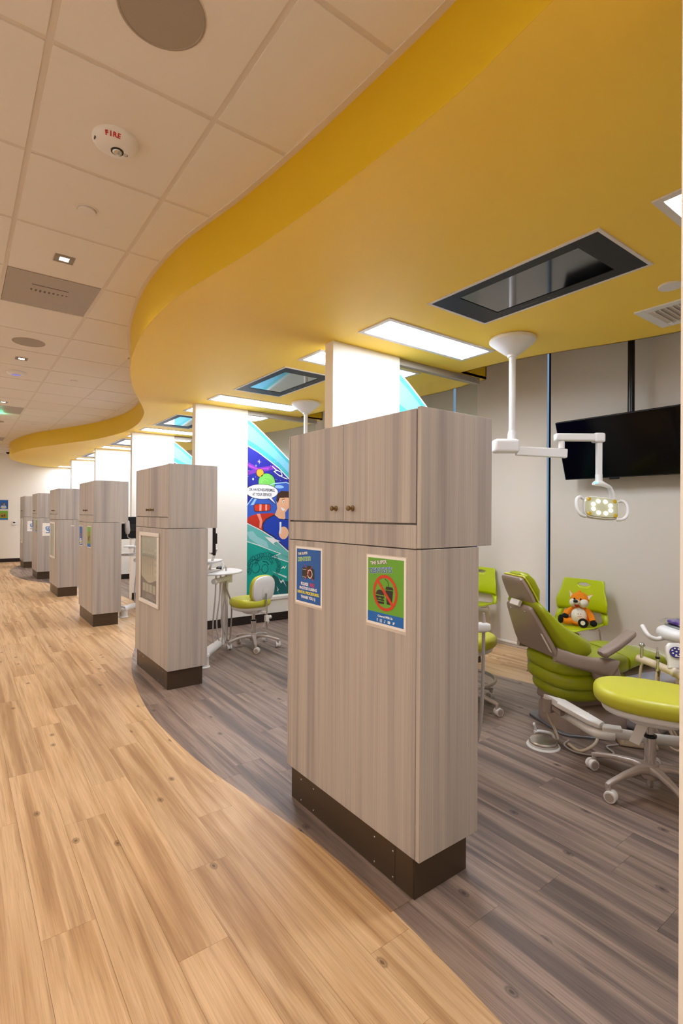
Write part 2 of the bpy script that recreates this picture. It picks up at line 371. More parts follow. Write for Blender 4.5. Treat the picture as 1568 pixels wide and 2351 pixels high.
# ---- ceiling grid over the corridor
ceil = MB().box(XL, 3.66, Y0, Y1, ZC+.02, ZC+.1).build('ceiling', M_TILE, kind='structure')
MB().box(3.66, XR+.3, Y0, Y1, 3.36, 3.44).build('ceiling', M_TILE, kind='structure')
MB().box(3.66, 3.67, Y0, Y1, ZC+.02, 3.36).build('trim_2', M_TILE, kind='structure')
CX, CYP, CXP, CY0 = .24, .6635, .59, 1.996
holes = {(0, 3), (0, 11), (0, 17)}
def in_view(x, y, z=ZC):
    px, py, d = proj((x, y, z)); return d > .1 and -250 < px < 1800 and -300 < py < 2500
loose = MB()
for i in range(-5, 4):
    xa, xb = max(XL, CX+CXP*i), CX+CXP*(i+1)
    for j in range(-7, 23):
        ya, yb = max(Y0, CY0+CYP*j), min(Y1, CY0+CYP*(j+1))
        if yb-ya < .05 or (i, j) in holes: continue
        f = lambda y: min(xb-.012, c_s(y)-.03)
        b = MB(); ym = (ya+yb)/2
        if not strip(b, lambda y: xa+.012, f, ya+.012, yb-.012, ZC, ZC+.019, .07 if c_s(ym)-.3 < xb else 1): continue
        if in_view(min(xa+.3, c_s(ym)-.1), ym): b.build('ceiling_tile', M_TILE, ceil, ang=0)
        else: o = len(loose.v); loose.v += b.v; loose.f += [tuple(q+o for q in g) for g in b.f]
        if yb < Y1:
            l = xa+.012; r = min(xb-.012, c_s(yb)-.03)
            if r-l > .02 and in_view(xa+.2, yb): MB().box(l, r, yb-.012, yb+.012, ZC+.004, ZC+.02).build('cross_tee', M_TEE, ceil, ang=0)
loose.mi = [0]*len(loose.f); loose.build('unseen_tiles', M_TILE, ceil, ang=0, kind='stuff')
for i in range(-4, 4):
    x = CX+CXP*i; b = MB(); ok = strip(b, lambda y: x-.012, lambda y: min(x+.012, c_s(y)-.03), Y0, Y1, ZC+.004, ZC+.02, .08, .02)
    if ok: b.build('main_tee', M_TEE, ceil, ang=0)
b = MB(); strip(b, lambda y: c_s(y)-.032, lambda y: c_s(y)+.004, Y0, Y1, ZC-.004, ZC+.02); b.build('trim_1', M_TEE, kind='structure', ang=20)
# ---- yellow soffit
sof = struct('soffit', 'yellow dropped ceiling with an S-curved edge over the treatment bays')
b = MB(); ya = Y0
while ya < Y1:
    k = math.floor((ya-.3699)/2.765)+1; yb = min(Y1, .37+2.765*k)
    if yb-ya > .02: strip(b, lambda y: c_s(y)-.004, lambda y: e_s(min(y, yb-.001)) if y > ya+.001 else e_s(ya+.001), ya, yb, ZS, ZS+.02, .06)
    ya = yb
b.build('underside', M_YEL, sof, ang=0)
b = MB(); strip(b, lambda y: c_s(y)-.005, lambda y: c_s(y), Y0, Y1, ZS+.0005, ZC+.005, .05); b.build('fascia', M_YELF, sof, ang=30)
b = MB(); ya = Y0
while ya < Y1:
    k = math.floor((ya-.3699)/2.765)+1; yb = min(Y1, .37+2.765*k)
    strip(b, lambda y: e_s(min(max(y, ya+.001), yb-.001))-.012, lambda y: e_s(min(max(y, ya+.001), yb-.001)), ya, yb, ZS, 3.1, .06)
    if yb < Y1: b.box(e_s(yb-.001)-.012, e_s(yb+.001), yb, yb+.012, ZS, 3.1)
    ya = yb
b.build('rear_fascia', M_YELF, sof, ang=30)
# ---- walls
for nm, bx in (('wall_back', (XL, XR+.3, Y1, Y1+.12, 0, 3.44)), ('wall_left', (XL-.12, XL, Y0, Y1, 0, ZC+.1)), ('wall_front', (XL, XR+.3, Y0-.12, Y0, 0, 3.44)),
               ('wall_right', (XR, XR+.14, 6.58, Y1, 0, 3.44)), ('wall_corner', (1.352, 1.47, -1.5, .4915, 0, ZS))):
    MB().box(*bx).build(nm, M_WALL, kind='structure', ang=0)
for nm, bx in (('baseboard_back', (XL, XR, Y1-.012, Y1, 0, .1)), ('baseboard_left', (XL, XL+.012, Y0, Y1-.012, 0, .1)), ('baseboard_right', (XR-.012, XR, 6.58, Y1-.012, 0, .1))):
    MB().box(*bx).build(nm, M_BASEB, kind='structure', bevel=.003)
PY = [3.135, 5.914, 8.664, 11.40, 14.16]
for k, y in enumerate(PY):
    p = struct('wall_partition', 'cream dividing wall between two treatment bays')
    MB().box(2.25, 2.93, y, y+.105, 0, ZS).build('wall_end', M_WALL, p, bevel=.002)
    MB().box(2.93, 3.99, y+.005, y+.1, 0, .275).build('low_wall', M_WALL, p, ang=0)
    MB().box(2.93, 4.0, y-.012, y+.11, .275, .315).build('sill', M_WHITE2, p, bevel=.004)
    MB().box(2.93, 3.99, y+.02, y+.075, 2.645, ZS).build('header_channel', mat('header_%d' % k, sr(168, 160, 150), .4, metal=.4), p, bevel=.002)
    MB().box(2.93, 3.985, y+.045, y+.057, .315, 2.645).build('glass_pane', M_GLASS, p, ang=0)
    b = MB().box(2.262, 3.99, y-.008, y, 0, .105); b.box(2.262, 3.99, y+.105, y+.113, 0, .105); b.build('baseboard', M_BASEB, p, bevel=.002)
# ---- window wall with roller shades
win = struct('window_1', 'full-height window wall behind cream roller shades')
GY = [-.775+1.225*i for i in range(7)]
for i, g in enumerate(GY): MB().box(4.83, 4.90, g+.0, g+.052, .05, 3.36).build('mullion', M_BLACK, win, bevel=.004)
for i in range(6): MB().box(4.865, 4.873, GY[i]+.052, GY[i+1], .05, 3.36).build('glass_pane', M_GLASS, win, ang=0)
MB().box(4.80, 4.92, Y0, 6.58, 0, .05).build('curb', M_WHITE2, win, ang=0)
MB().box(4.76, 4.775, Y0, 6.58, 0, .045).build('threshold', M_WHITE2, win, ang=0)
MB().box(4.76, 4.92, Y0, GY[0]-.02, .0, 3.36).build('jamb', M_WALL, win, ang=0)
SH = ['cream roller shade at the near right edge of the photo', 'cream roller shade out of frame to the right of the hanging television', 'cream roller shade behind the hanging television and the fox toy', 'cream roller shade behind the headrest of the near dental chair', 'cream roller shade seen through the glass of the first partition, right of the blue gap', 'cream roller shade seen through the glass of the first partition, left of the blue gap']
for i in range(6):
    s = thing('roller_shade', SH[i], 'shade', (4.75, GY[i], 0), 0, 'roller shades along the window wall')
    MB().box(0, .004, .022, 1.205, .05, 3.35).build('fabric', M_SHADE, s, ang=0)
    MB().box(-.006, .010, .022, 1.205, .028, .052).build('hem_bar', M_WHITE2, s, bevel=.004)
    MB().cyl((.034, .02, 3.31), (.034, 1.207, 3.31), .03, n=14).build('roller_tube', M_WHITE2, s)
# ================================================================ LIGHTS IN THE CEILING
def panel(x0, y0, wx, wy, label, dark=False):
    t = thing('panel_light', label, 'ceiling light', (x0, y0, ZS), 0, 'panel lights in the yellow soffit')
    b = MB(); f = .035
    for bx in ((0, wx, 0, f), (0, wx, wy-f, wy), (0, f, f, wy-f), (wx-f, wx, f, wy-f)): b.box(bx[0], bx[1], bx[2], bx[3], -.007, .004)
    b.build('frame', M_WHITE2, t, bevel=.002)
    MB().box(f, wx-f, f, wy-f, -.004, .002).build('diffuser', M_PANEL, t, ang=0)
    return t
ordn = ['first', 'second', 'third', 'fourth', 'fifth', 'sixth']
for k in range(6):
    panel(2.293, .60+2.765*k, 1.12, .345, 'bright panel light cut off by the right photo edge above the ceiling television' if k == 0 else 'bright panel light in the soffit just beyond the %s white wall end from the right' % ordn[k-1])
for k in range(6):
    panel(2.285, 2.545+2.77*k, 1.12, .34, 'bright long panel light right of the %s white wall end, in front of its partition' % ordn[k] if k < 5 else 'farthest bright panel light, right before the back wall')
# ceiling televisions recessed in the soffit
for k in range(5):
    t = thing('ceiling_television', 'black television set flat in the soffit, %s one counted from the camera' % ordn[k], 'television', (2.316, 1.17+2.785*k, ZS), 0, 'televisions recessed in the yellow soffit')
    wx, wy = .555, 1.065; b = MB(); f = .018
    for bx in ((0, wx, 0, f), (0, wx, wy-f, wy), (0, f, f, wy-f), (wx-f, wx, f, wy-f)): b.box(*bx, -.006, .004)
    b.build('white_trim', M_WHITE2, t, bevel=.001)
    b = MB(); x0, x1, y0, y1 = .09, .455, .15, .885
    for bx in ((f, wx-f, f, y0), (f, wx-f, y1, wy-f), (f, x0, y0, y1), (x1, wx-f, y0, y1)): b.box(*bx, -.0045, .006)
    b.build('bezel', M_BEZEL, t, bevel=.001)
    MB().box(x0, x1, y0, y1, -.0012, .006).build('screen', M_SCREEN, t, ang=0)
    
    for v0 in (.30, .62): MB().box(.487, .497, v0, v0+.12, -.0055, -.004).build('vent_slot', M_BLACK, t, ang=0)
    MB().cyl((.492, .55, -.006), (.492, .55, -.004), .008).build('sensor', M_BLACK, t)
# corridor downlights
def downlight(x, y, label):
    t = thing('downlight', label, 'ceiling light', (x, y, ZC), 0, 'square downlights in the tiled corridor ceiling')
    b = MB(); a, c = .056, .026
    for bx in ((-a, a, -a, -c), (-a, a, c, a), (-a, -c, -c, c), (c, a, -c, c)): b.box(*bx, -.004, .002)
    b.build('trim_ring', mat('downlight_trim', sr(150, 138, 122), .35, metal=.6) if 'downlight_trim' not in MATS else MATS['downlight_trim'], t, bevel=.002)
    MB().box(-c, c, -c, c, -.002, .003).build('lens', M_SPOTE, t, ang=0)
    L = bpy.data.lights.new('downlight_lamp', 'SPOT'); L.energy = SPOT_W; L.color = SPOT_COL; L.spot_size = math.radians(150); L.spot_blend = .9; L.shadow_soft_size = .05
    o = bpy.data.objects.new('lamp', L); COL.objects.link(o); o.parent = t; o.location = (0, 0, -.02)
for x, y, l in ((.532, 1.0, 'small square downlight above the camera, out of frame'), (.532, 3.665, 'small square downlight between the sprinkler plate and the perforated grille'), (.528, 6.32, 'small square downlight between the second round speaker and the wireless access point'),
                (.528, 8.98, 'small square downlight at the left photo edge before the second grille'), (.53, 11.65, 'distant square downlight beyond the exit sign'), (.53, 14.3, 'farthest square downlight near the back wall')):
    downlight(x, y, l)
for k, (x, y) in enumerate(((-1.30, -1.2), (-1.30, 1.2), (-1.30, 3.6), (-1.30, 6.1), (-1.30, 8.6), (-1.30, 11.2), (-1.30, 13.8), (.45, -1.3))):  # added fill panels out of view, put in to brighten the corridor ceiling
    t = thing('panel_light', 'added fill panel light out of frame, %s of the row beside the corridor' % (ordn+['seventh', 'eighth'])[k], 'ceiling light', (x, y, ZC), 0, 'added fill panels out of frame over the corridor')
    b = MB()
    for bx in ((-.3, .3, -.6, -.57), (-.3, .3, .57, .6), (-.3, -.27, -.57, .57), (.27, .3, -.57, .57)): b.box(*bx, -.010, .0)
    b.build('frame', M_WHITE2, t, bevel=.002); MB().box(-.27, .27, -.57, .57, -.007, -.001).build('diffuser', M_FILL, t, ang=0)
# ================================================================ CEILING FITTINGS
M_GRL = mat('speaker_mesh', sr(176, 164, 148), .6, noise=.25, nscale=900, bump=1)
def speaker(x, y, r, label):
    t = thing('ceiling_speaker', label, 'speaker', (x, y, ZC), 0, 'round speakers in the corridor ceiling')
    MB().lathe((0, 0, 0), [(r-.006, .004), (r, .002), (r, -.004), (r-.006, -.005), (r-.008, -.003), (.001, -.003)], 40).build('grille', M_GRL, t)
    MB().lathe((0, 0, 0), [(r+.004, .006), (r+.004, -.001), (r, -.002)], 40).build('rim', M_TEE, t)
speaker(.515, 1.665, .135, 'large round grey speaker grille at the top of the photo')
speaker(.53, 5.66, .135, 'round grey speaker grille beyond the perforated air grille')
speaker(.54, 10.95, .12, 'distant round speaker at the left photo edge past the exit sign')
def plate(x, y, r, z, label, mm=M_WHITE2, ring=True):
    t = thing('sprinkler_cover', label, 'sprinkler cover', (x, y, z), 0, None)
    if ring: MB().lathe((0, 0, 0), [(r*1.22, .003), (r*1.22, -.002), (r*1.02, -.003), (r*1.02, .003)], 32).build('ring', mm, t)
    MB().lathe((0, 0, 0), [(r*.9, .004), (r*.94, -.009), (r*.9, -.012), (.001, -.012)], 32).build('cover_plate', mm, t)
plate(.54, 2.995, .047, ZC, 'round flat sprinkler cover beside the fire alarm')
plate(1.13, 6.98, .042, ZC, 'small round sprinkler cover on the far tiles near the curve')
plate(1.115, 10.9, .042, ZC, 'distant sprinkler cover just above the curved yellow edge')
plate(3.215, 1.222, .065, ZS, 'round white sprinkler cover on the yellow soffit near the air vent', M_WHITE, False)
plate(1.0, 15.2, .045, ZC, 'farthest small sprinkler cover by the security camera')
# fire alarm
fa = thing('fire_alarm', 'round white fire alarm strobe with red FIRE lettering on the ceiling tile', 'fire alarm', (.535, 2.36, ZC))
MB().lathe((0, 0, 0), [(.092, 0), (.092, -.012), (.086, -.022), (.072, -.032), (.05, -.036), (.001, -.036)], 40).build('housing', M_WHITE, fa)
MB().lathe((.01, .012, 0), [(.026, -.034), (.026, -.04), (.021, -.040)], 24).build('strobe_ring', M_BEZEL, fa)
MB().ball((.01, .012, -.038), .021, .021, .013).build('strobe_lens', M_STEEL, fa)
b = MB()
for i in range(5):
    for j in range(5):
        if abs(i-2)+abs(j-2) < 4: b.lathe((.045+.0045*(i-2), -.002+.0045*(j-2)+.02, 0), [(.0013, -.0345), (.0013, -.0362)], 6)
b.build('sounder_holes', M_BEZEL, fa, kind='stuff')
dv = Vector((.20, .98, 0)).normalized(); rv = Vector((dv.y, -dv.x, 0))
upv = (-dv + Vector((0, 0, .75))).normalized()
for i, ch in enumerate('FIRE'):
    a = (i-1.5)*.0155
    c = Vector((0, 0, -.0285)) - dv*(.0775-abs(i-1.5)**2*.001) + rv*a - rv*.012
    text('letter', ch, .026, MATS['red_felt'], fa, c, rv+Vector((0, 0, 0))+dv*(.10*(i-1.5)), upv-rv*(-.12*(i-1.5)), .0012, bold=.0008)
b = MB().box(-.085, -.081, -.012, .004, -.030, -.022); b.build('slot', M_BLACK, fa)
# perforated grilles (one lay-in panel each)
M_PERF = mat('perforated_metal', sr(196, 184, 172), .5, noise=.5, nscale=520, bump=1)
def grille(i, j, label):
    x0, y0 = CX+CXP*i, CY0+CYP*j
    t = thing('air_grille', label, 'air grille', (x0, y0, ZC), 0, 'perforated return air grilles')
    MB().box(.014, CXP-.014, .014, CYP-.014, .001, .006).build('perforated_face', M_PERF, t, ang=0)
    b = MB()
    for k in range(9): b.box(.17+k*.028, .182+k*.028, .30, .34-.004*abs(k-2), .0004, .0012)
    b.box(.17, .40, .21, .222, .0004, .0012); b.build('damper', mat('dark_damper', sr(104, 90, 78), .7) if 'dark_damper' not in MATS else MATS['dark_damper'], t, ang=0)  # dark damper bars lying flat on the perforated face
grille(0, 3, 'perforated grey air grille panel on the corridor ceiling, nearest and largest')
grille(0, 11, 'perforated air grille at the left photo edge above the exit sign')
grille(0, 17, 'farthest perforated air grille at the left photo edge')
ap = thing('wireless_access_point', 'white dome wireless access point with a blue light ring', 'access point', (.53, 6.96, ZC))
MB().lathe((0, 0, 0), [(.098, 0), (.1, -.012), (.085, -.028), (.04, -.036), (.001, -.037)], 36).build('dome', M_WHITE, ap)
MB().lathe((0, 0, 0), [(.046, -.035), (.046, -.0375), (.04, -.0378)], 30).build('light_ring', mat('blue_ring', sr(150, 150, 235), .4, emit=(.3, .3, 1, 1), es=.15), ap)
ex = thing('exit_sign', 'small ceiling exit sign with green letters, cut off by the left photo edge', 'exit sign', (.425, 10.0, ZC))
MB().box(-.15, .085, -.012, .012, -.2, -.0).build('housing', M_TAUPE, ex, bevel=.004)
text('lettering', 'EXIT', .13, M_EXITG, ex, (-.03, -.0135, -.11), (1, 0, 0), (0, 0, 1), .001)
text('lettering', 'EXIT', .13, M_EXITG, ex, (-.03, .0135, -.11), (-1, 0, 0), (0, 0, 1), .001)
L = bpy.data.lights.new('exit_glow', 'POINT'); L.energy = .3; L.color = (.1, 1, .5); L.shadow_soft_size = .03
o = bpy.data.objects.new('lamp', L); COL.objects.link(o); o.parent = ex; o.location = (.13, 0, -.05)
dc = thing('dome_camera', 'black dome security camera hanging at the far end of the ceiling', 'security camera', (1.06, 16.1, ZC))
MB().lathe((0, 0, 0), [(.05, 0), (.05, -.03), (.045, -.035)], 24).build('mount', M_WHITE, dc)
MB().ball((0, 0, -.045), .045, .045, .045).build('dome', M_SCREEN, dc)
# square supply vent in the soffit
vt = thing('supply_vent', 'white louvred air vent in the soffit at the right photo edge', 'air vent', (3.465, .93, ZS))
b = MB(); W = .42
for bx in ((0, W, 0, .06), (0, W, .54, .6), (0, .06, .06, .54), (W-.06, W, .06, .54)): b.box(*bx, -.008, .004)
b.build('frame', M_WHITE, vt, bevel=.003)
for k in range(9):
    q = MB().box(-.0015, .0015, 0, .20, -.012, .012).xform(Matrix.Translation((.085+.03*k, .07, -.010)) @ Matrix.Rotation(.7, 4, 'Y')); q.build('louvre', M_WHITE, vt, ang=0)
for k in range(7):
    q = MB().box(0, .28, -.0015, .0015, -.012, .012).xform(Matrix.Translation((.07, .30+.034*k, -.010)) @ Matrix.Rotation(-.7, 4, 'X')); q.build('louvre', M_WHITE, vt, ang=0)
MB().box(.06, W-.06, .06, .54, -.002, .002).build('plenum', M_TEE, vt, ang=0)
# ================================================================ CABINETS
def cabinet(x, y, n, label):
    t = thing('tall_cabinet', label, 'cabinet', (x, y, 0), 0, 'tall grey wood cabinets in a row along the corridor')
    WD = .915; Z0, ZM, ZD, ZT = .155, 1.276, 1.365, 1.787
    MB().box(.02, .40, .02, WD, ZM, ZT-.002).build('upper_box', M_LAM, t, bevel=.0015)
    MB().box(0, .402, 0, .0195, ZM, ZT).build('side_panel', M_LAM, t, bevel=.0015)
    MB().box(.02, .321, .02, WD, Z0, ZM-.003).build('lower_box', M_LAM, t, bevel=.0015)
    MB().box(0, .323, 0, .0195, Z0, ZM-.004).build('side_panel', M_LAM, t, bevel=.0015)
    MB().box(0, .0195, .0215, .903, Z0, ZM-.006).build('front_panel', M_LAM, t, bevel=.0015)
    MB().box(0, .0195, .905, WD, Z0, ZT-.004).build('filler_strip', M_LAM, t, bevel=.001)
    MB().box(.001, .0195, .0225, .903, ZM-.002, ZD-.005).build('rail_panel', M_LAM, t, bevel=.0015)
    for y0, y1, ky in ((.026, .4605, .397), (.4635, .902, .515)):
        d = MB().box(.001, .0185, y0, y1, ZD+.002, ZT-.004).build('door', M_LAM, t, bevel=.0015)
        k = MB().lathe((0, ky, 1.423), [(.0125, .002), (.0115, -.003), (.006, -.006), (.005, -.012), (.009, -.017), (.0115, -.021), (.011, -.026), (.008, -.0275), (.001, -.0275)], 20, 'x').build('knob', M_BRASS, d)
    tk = MB().box(.012, .297, .034, .885, 0, Z0+.002).build('toe_kick', M_BRONZE, t, bevel=.001)
    MB().box(.0095, .0125, .038, .1335, .003, Z0).build('kick_plate', M_BRONZE, tk, bevel=.0006)
    MB().box(.0095, .0125, .1355, .884, .003, Z0).build('kick_plate', M_BRONZE, tk, bevel=.0006)
    rv = None
    for ry in (.146, .254, .690, .797):
        for rz in (.022, .12):
            if n > 3 and rv: continue
            r = MB().lathe((.0095, ry, rz), [(.0045, .001), (.0042, -.0008), (.0022, -.0022), (.0005, -.0026)], 10, 'x')
            rv = r.build('rivet', M_STEEL, tk)
    return t
CAB = [(1.326, 1.3045), (1.326, 4.04), (1.328, 6.815), (1.326, 9.562), (1.33, 12.30), (1.326, 14.96)]
CL = ['nearest and largest tall grey wood cabinet in front with two large posters', 'second tall grey wood cabinet with a pale framed toothbrush chart', 'third tall grey wood cabinet with two posters and a flat tray on top', 'fourth tall grey wood cabinet with a tall narrow snap frame', 'fifth tall grey wood cabinet with a white drawing taped on its side', 'farthest tall grey wood cabinet beside the back wall']
for i, (x, y) in enumerate(CAB): cabinet(x, y, i, CL[i])
MB().slab((1.55, 7.2), .12, .2, 1.787, 1.803, 6, .005).build('tray', M_WHITE2)
tag(bpy.data.objects['tray'], 'flat pale tray lying on top of the third cabinet', 'tray')
# ---------------------------------------------------------------- posters
P_BLUE, P_GRN, P_DB, P_W, P_RED, P_K, P_Y = flat(22, 92, 172), flat(104, 168, 52), flat(14, 104, 186), flat(240, 240, 238), flat(206, 62, 38), flat(50, 42, 38), flat(240, 222, 20)
M_FILM = mat('laminate_film', sr(206, 196, 184), .25)
def logo(P, t, u, v, k, dark):
    P.text('lettering', 'THE SUPER', .0175*k, P_K if dark else flat(40, 60, 60), t, u-.010*k, v+.016*k, 2, 1, .0012, .12)
    P.text('lettering', 'THE SUPER', .0175*k, P_W, t, u-.010*k, v+.016*k, 3, 1, .0004, .12)
    P.text('lettering', 'DENTISTS', .026*k, P_W, t, u+.002*k, v-.010*k, 2, 1, .0014, .10)
    P.text('lettering', 'DENTISTS', .026*k, flat(120, 190, 50) if not dark else flat(20, 96, 180), t, u+.002*k, v-.010*k, 3, 1, .0005, .10)
def poster_photo(name, org, right, label, w=.226, h=.270, full=True, group=None):
    P = Plane(org, right, (0, 0, 1)); t = thing(name, label, 'poster', org, 0, group); inv = Matrix.Translation(-Vector(org))
    P = Plane((0, 0, 0), right, (0, 0, 1))
    P.poly('laminate_edge', [[(-.004, -.010), (w+.004, -.010), (w+.004, h+.004), (-.004, h+.004)]], M_FILM, t, 1)
    P.poly('sheet', [[(0, 0), (w, 0), (w, h), (0, h)]], M_PAPER, t, 2)
    P.poly('blue_print', [[(.010, .010), (w-.010, .010), (w-.010, h-.010), (.010, h-.010)]], P_BLUE, t, 3)
    P2 = Plane(P.n*.0014, right, (0, 0, 1))
    if full: logo(P2, t, .075, .222, 1, False)
    cx, cy = .112, .150
    P2.poly('camera_icon', [[(cx-.052, cy-.026), (cx+.052, cy-.026), (cx+.052, cy+.020), (cx+.030, cy+.024), (cx+.022, cy+.034), (cx-.004, cy+.034), (cx-.010, cy+.024), (cx-.052, cy+.022)]], P_K, t, 1)
    P2.poly('camera_lens', line(ell(cx+.016, cy-.004, .019, .019, 20), .004, True)+line([(cx-.048, cy+.014), (cx-.018, cy+.014)], .002)+line([(cx-.048, cy-.022), (cx-.016, cy-.022)], .002), P_W, t, 2)
    P2.poly('red_cross', line([(cx-.03, cy+.036), (cx+.042, cy-.032)], .003)+line([(cx+.036, cy+.034), (cx-.026, cy-.034)], .003), P_RED, t, 3)
    if full:
        P2.text('lettering', 'PLEASE', .0205, P_W, t, .082, .094, 1, 1, .0006); P2.text('lettering', 'NO', .0235, flat(226, 40, 40), t, .147, .094, 1, 1, .0006)
        P2.text('lettering', 'PHOTOS DURING', .0185, P_W, t, .112, .074, 1, 1, .0006)
        P2.text('lettering', 'DENTAL PROCEDURES.', .0178, P_Y, t, .112, .0535, 1, 1, .0006)
        P2.text('lettering', 'THANK YOU :)', .0185, P_W, t, .112, .032, 1, 1, .0006)
    else:
        for yy, c, ww in ((.094, P_W, .05), (.074, P_W, .065), (.054, P_Y, .08), (.034, P_W, .05)): P2.poly('text_line', [[(.112-ww, yy-.006), (.112+ww, yy-.006), (.112+ww, yy+.006), (.112-ww, yy+.006)]], c, t, 1)
    return t
def poster_food(name, org, right, label, w=.225, h=.272, full=True, group=None):
    t = thing(name, label, 'poster', org, 0, group); P = Plane((0, 0, 0), right, (0, 0, 1))
    P.poly('laminate_edge', [[(-.005, -.012), (w+.004, -.012), (w+.004, h+.004), (-.005, h+.004)]], M_FILM, t, 1)
    P.poly('sheet', [[(0, 0), (w, 0), (w, h), (0, h)]], M_PAPER, t, 2)
    P.poly('green_print', [[(.008, .05), (w-.010, .05), (w-.010, h-.010), (.008, h-.010)]], P_GRN, t, 3)
    P.poly('blue_band', [[(.008, .010), (w-.010, .010), (w-.010, .05), (.008, .05)]], P_DB, t, 3)
    P2 = Plane(P.n*.0014, right, (0, 0, 1)); cx, cy = .112, .130
    if full: logo(P2, t, .083, .226, 1.15, True)
    # burger and cup
    bx, by = cx-.030, cy-.022
    P2.poly('burger_icon', [ell(bx, by+.012, .024, .020, 16, 0, math.pi)+[(bx-.024, by+.012)], [(bx-.025, by+.001), (bx-.012, by-.003), (bx, by+.002), (bx+.014, by-.004), (bx+.025, by+.002), (bx+.025, by+.008), (bx-.025, by+.008)],
                            [(bx-.024, by-.010), (bx+.024, by-.010), (bx+.024, by-.004), (bx-.024, by-.004)], [(bx-.023, by-.022), (bx+.023, by-.022), (bx+.025, by-.013), (bx-.025, by-.013)]], P_K, t, 1)
    ux, uy = cx+.024, cy-.002
    P2.poly('cup_icon', [[(ux-.014, uy-.040), (ux+.014, uy-.040), (ux+.021, uy+.014), (ux-.021, uy+.014)], [(ux-.023, uy+.017), (ux+.023, uy+.017), (ux+.017, uy+.028), (ux-.017, uy+.028)]]+line([(ux-.004, uy+.028), (ux-.008, uy+.048), (ux-.026, uy+.056)], .0022), P_K, t, 1)
    R = .070; ring = []
    for k in range(40):
        a, b_ = 2*math.pi*k/40, 2*math.pi*(k+1)/40
        ring.append([(cx+(R-.012)*math.cos(a), cy+(R-.012)*math.sin(a)), (cx+R*math.cos(a), cy+R*math.sin(a)), (cx+R*math.cos(b_), cy+R*math.sin(b_)), (cx+(R-.012)*math.cos(b_), cy+(R-.012)*math.sin(b_))])
    P2.poly('prohibition_ring', ring+line([(cx-.039, cy+.039), (cx+.039, cy-.039)], .012), P_RED, t, 2)
    if full:
        P2.text('lettering', 'Connect With Us', .0118, P_W, t, .112, .037, 1, 1, .0004)
        P2.text('social_mark', 'f', .017, P_W, t, .066, .020, 1, 1, .0008)
        P2.poly('social_mark', line([(.083, .0145), (.094, .0145), (.094, .0255), (.083, .0255)], .0014, True)+line(ell(.0885, .020, .0028, .0028, 10), .0012, True), P_W, t, 1)
        P2.poly('social_mark', [ell(.1085, .0165, .0028, .0026, 10), [(.1103, .0165), (.1117, .0165), (.1117, .0265), (.1103, .0265)], [(.1117, .0265), (.1152, .0232), (.1152, .0215), (.1117, .0240)]], P_W, t, 1)
        P2.poly('social_mark', [[(.128, .0152), (.142, .0152), (.142, .0252), (.128, .0252)]], P_W, t, 1); P2.poly('social_mark', [[(.1335, .018), (.138, .0202), (.1335, .0224)]], P_DB, t, 2)
        P2.poly('social_mark', [[(.154, .0160), (.160, .0155), (.165, .0195), (.1672, .0255), (.163, .0262), (.1600, .0238), (.1565, .0256), (.1565, .021), (.158, .0188)]], P_W, t, 1)
    return t
XC = 1.3255; G3 = 'posters on the cabinet fronts'
poster_photo('poster', (XC, 2.147, .971), (0, -1, 0), 'blue poster with a crossed-out camera on the nearest cabinet, PLEASE NO PHOTOS', group=G3)
poster_food('poster', (XC, 1.603, .965), (0, -1, 0), 'green poster banning burger and drink on the nearest cabinet', group=G3)
poster_photo('poster', (XC, 7.700, .95), (0, -1, 0), 'blue crossed-out camera poster on the third cabinet front', full=False, group=G3)
poster_food('poster', (XC, 7.170, .955), (0, -1, 0), 'green no-food poster on the third cabinet front', full=False, group=G3)
poster_photo('poster', (XC+.003, 13.175, .972), (0, -1, 0), 'thin-looking blue poster on the fifth cabinet front', full=False, group=G3)
poster_food('poster', (XC+.003, 12.565, .972), (0, -1, 0), 'thin-looking poster on the fifth cabinet front near its corner', full=False, group=G3)
poster_photo('poster', (.915, 16.998, 1.46), (1, 0, 0), 'blue crossed-out camera poster on the back wall at the left photo edge', full=False)
poster_food('poster', (.915, 16.998, 1.165), (1, 0, 0), 'green no-food poster on the back wall, below the blue one', full=False)
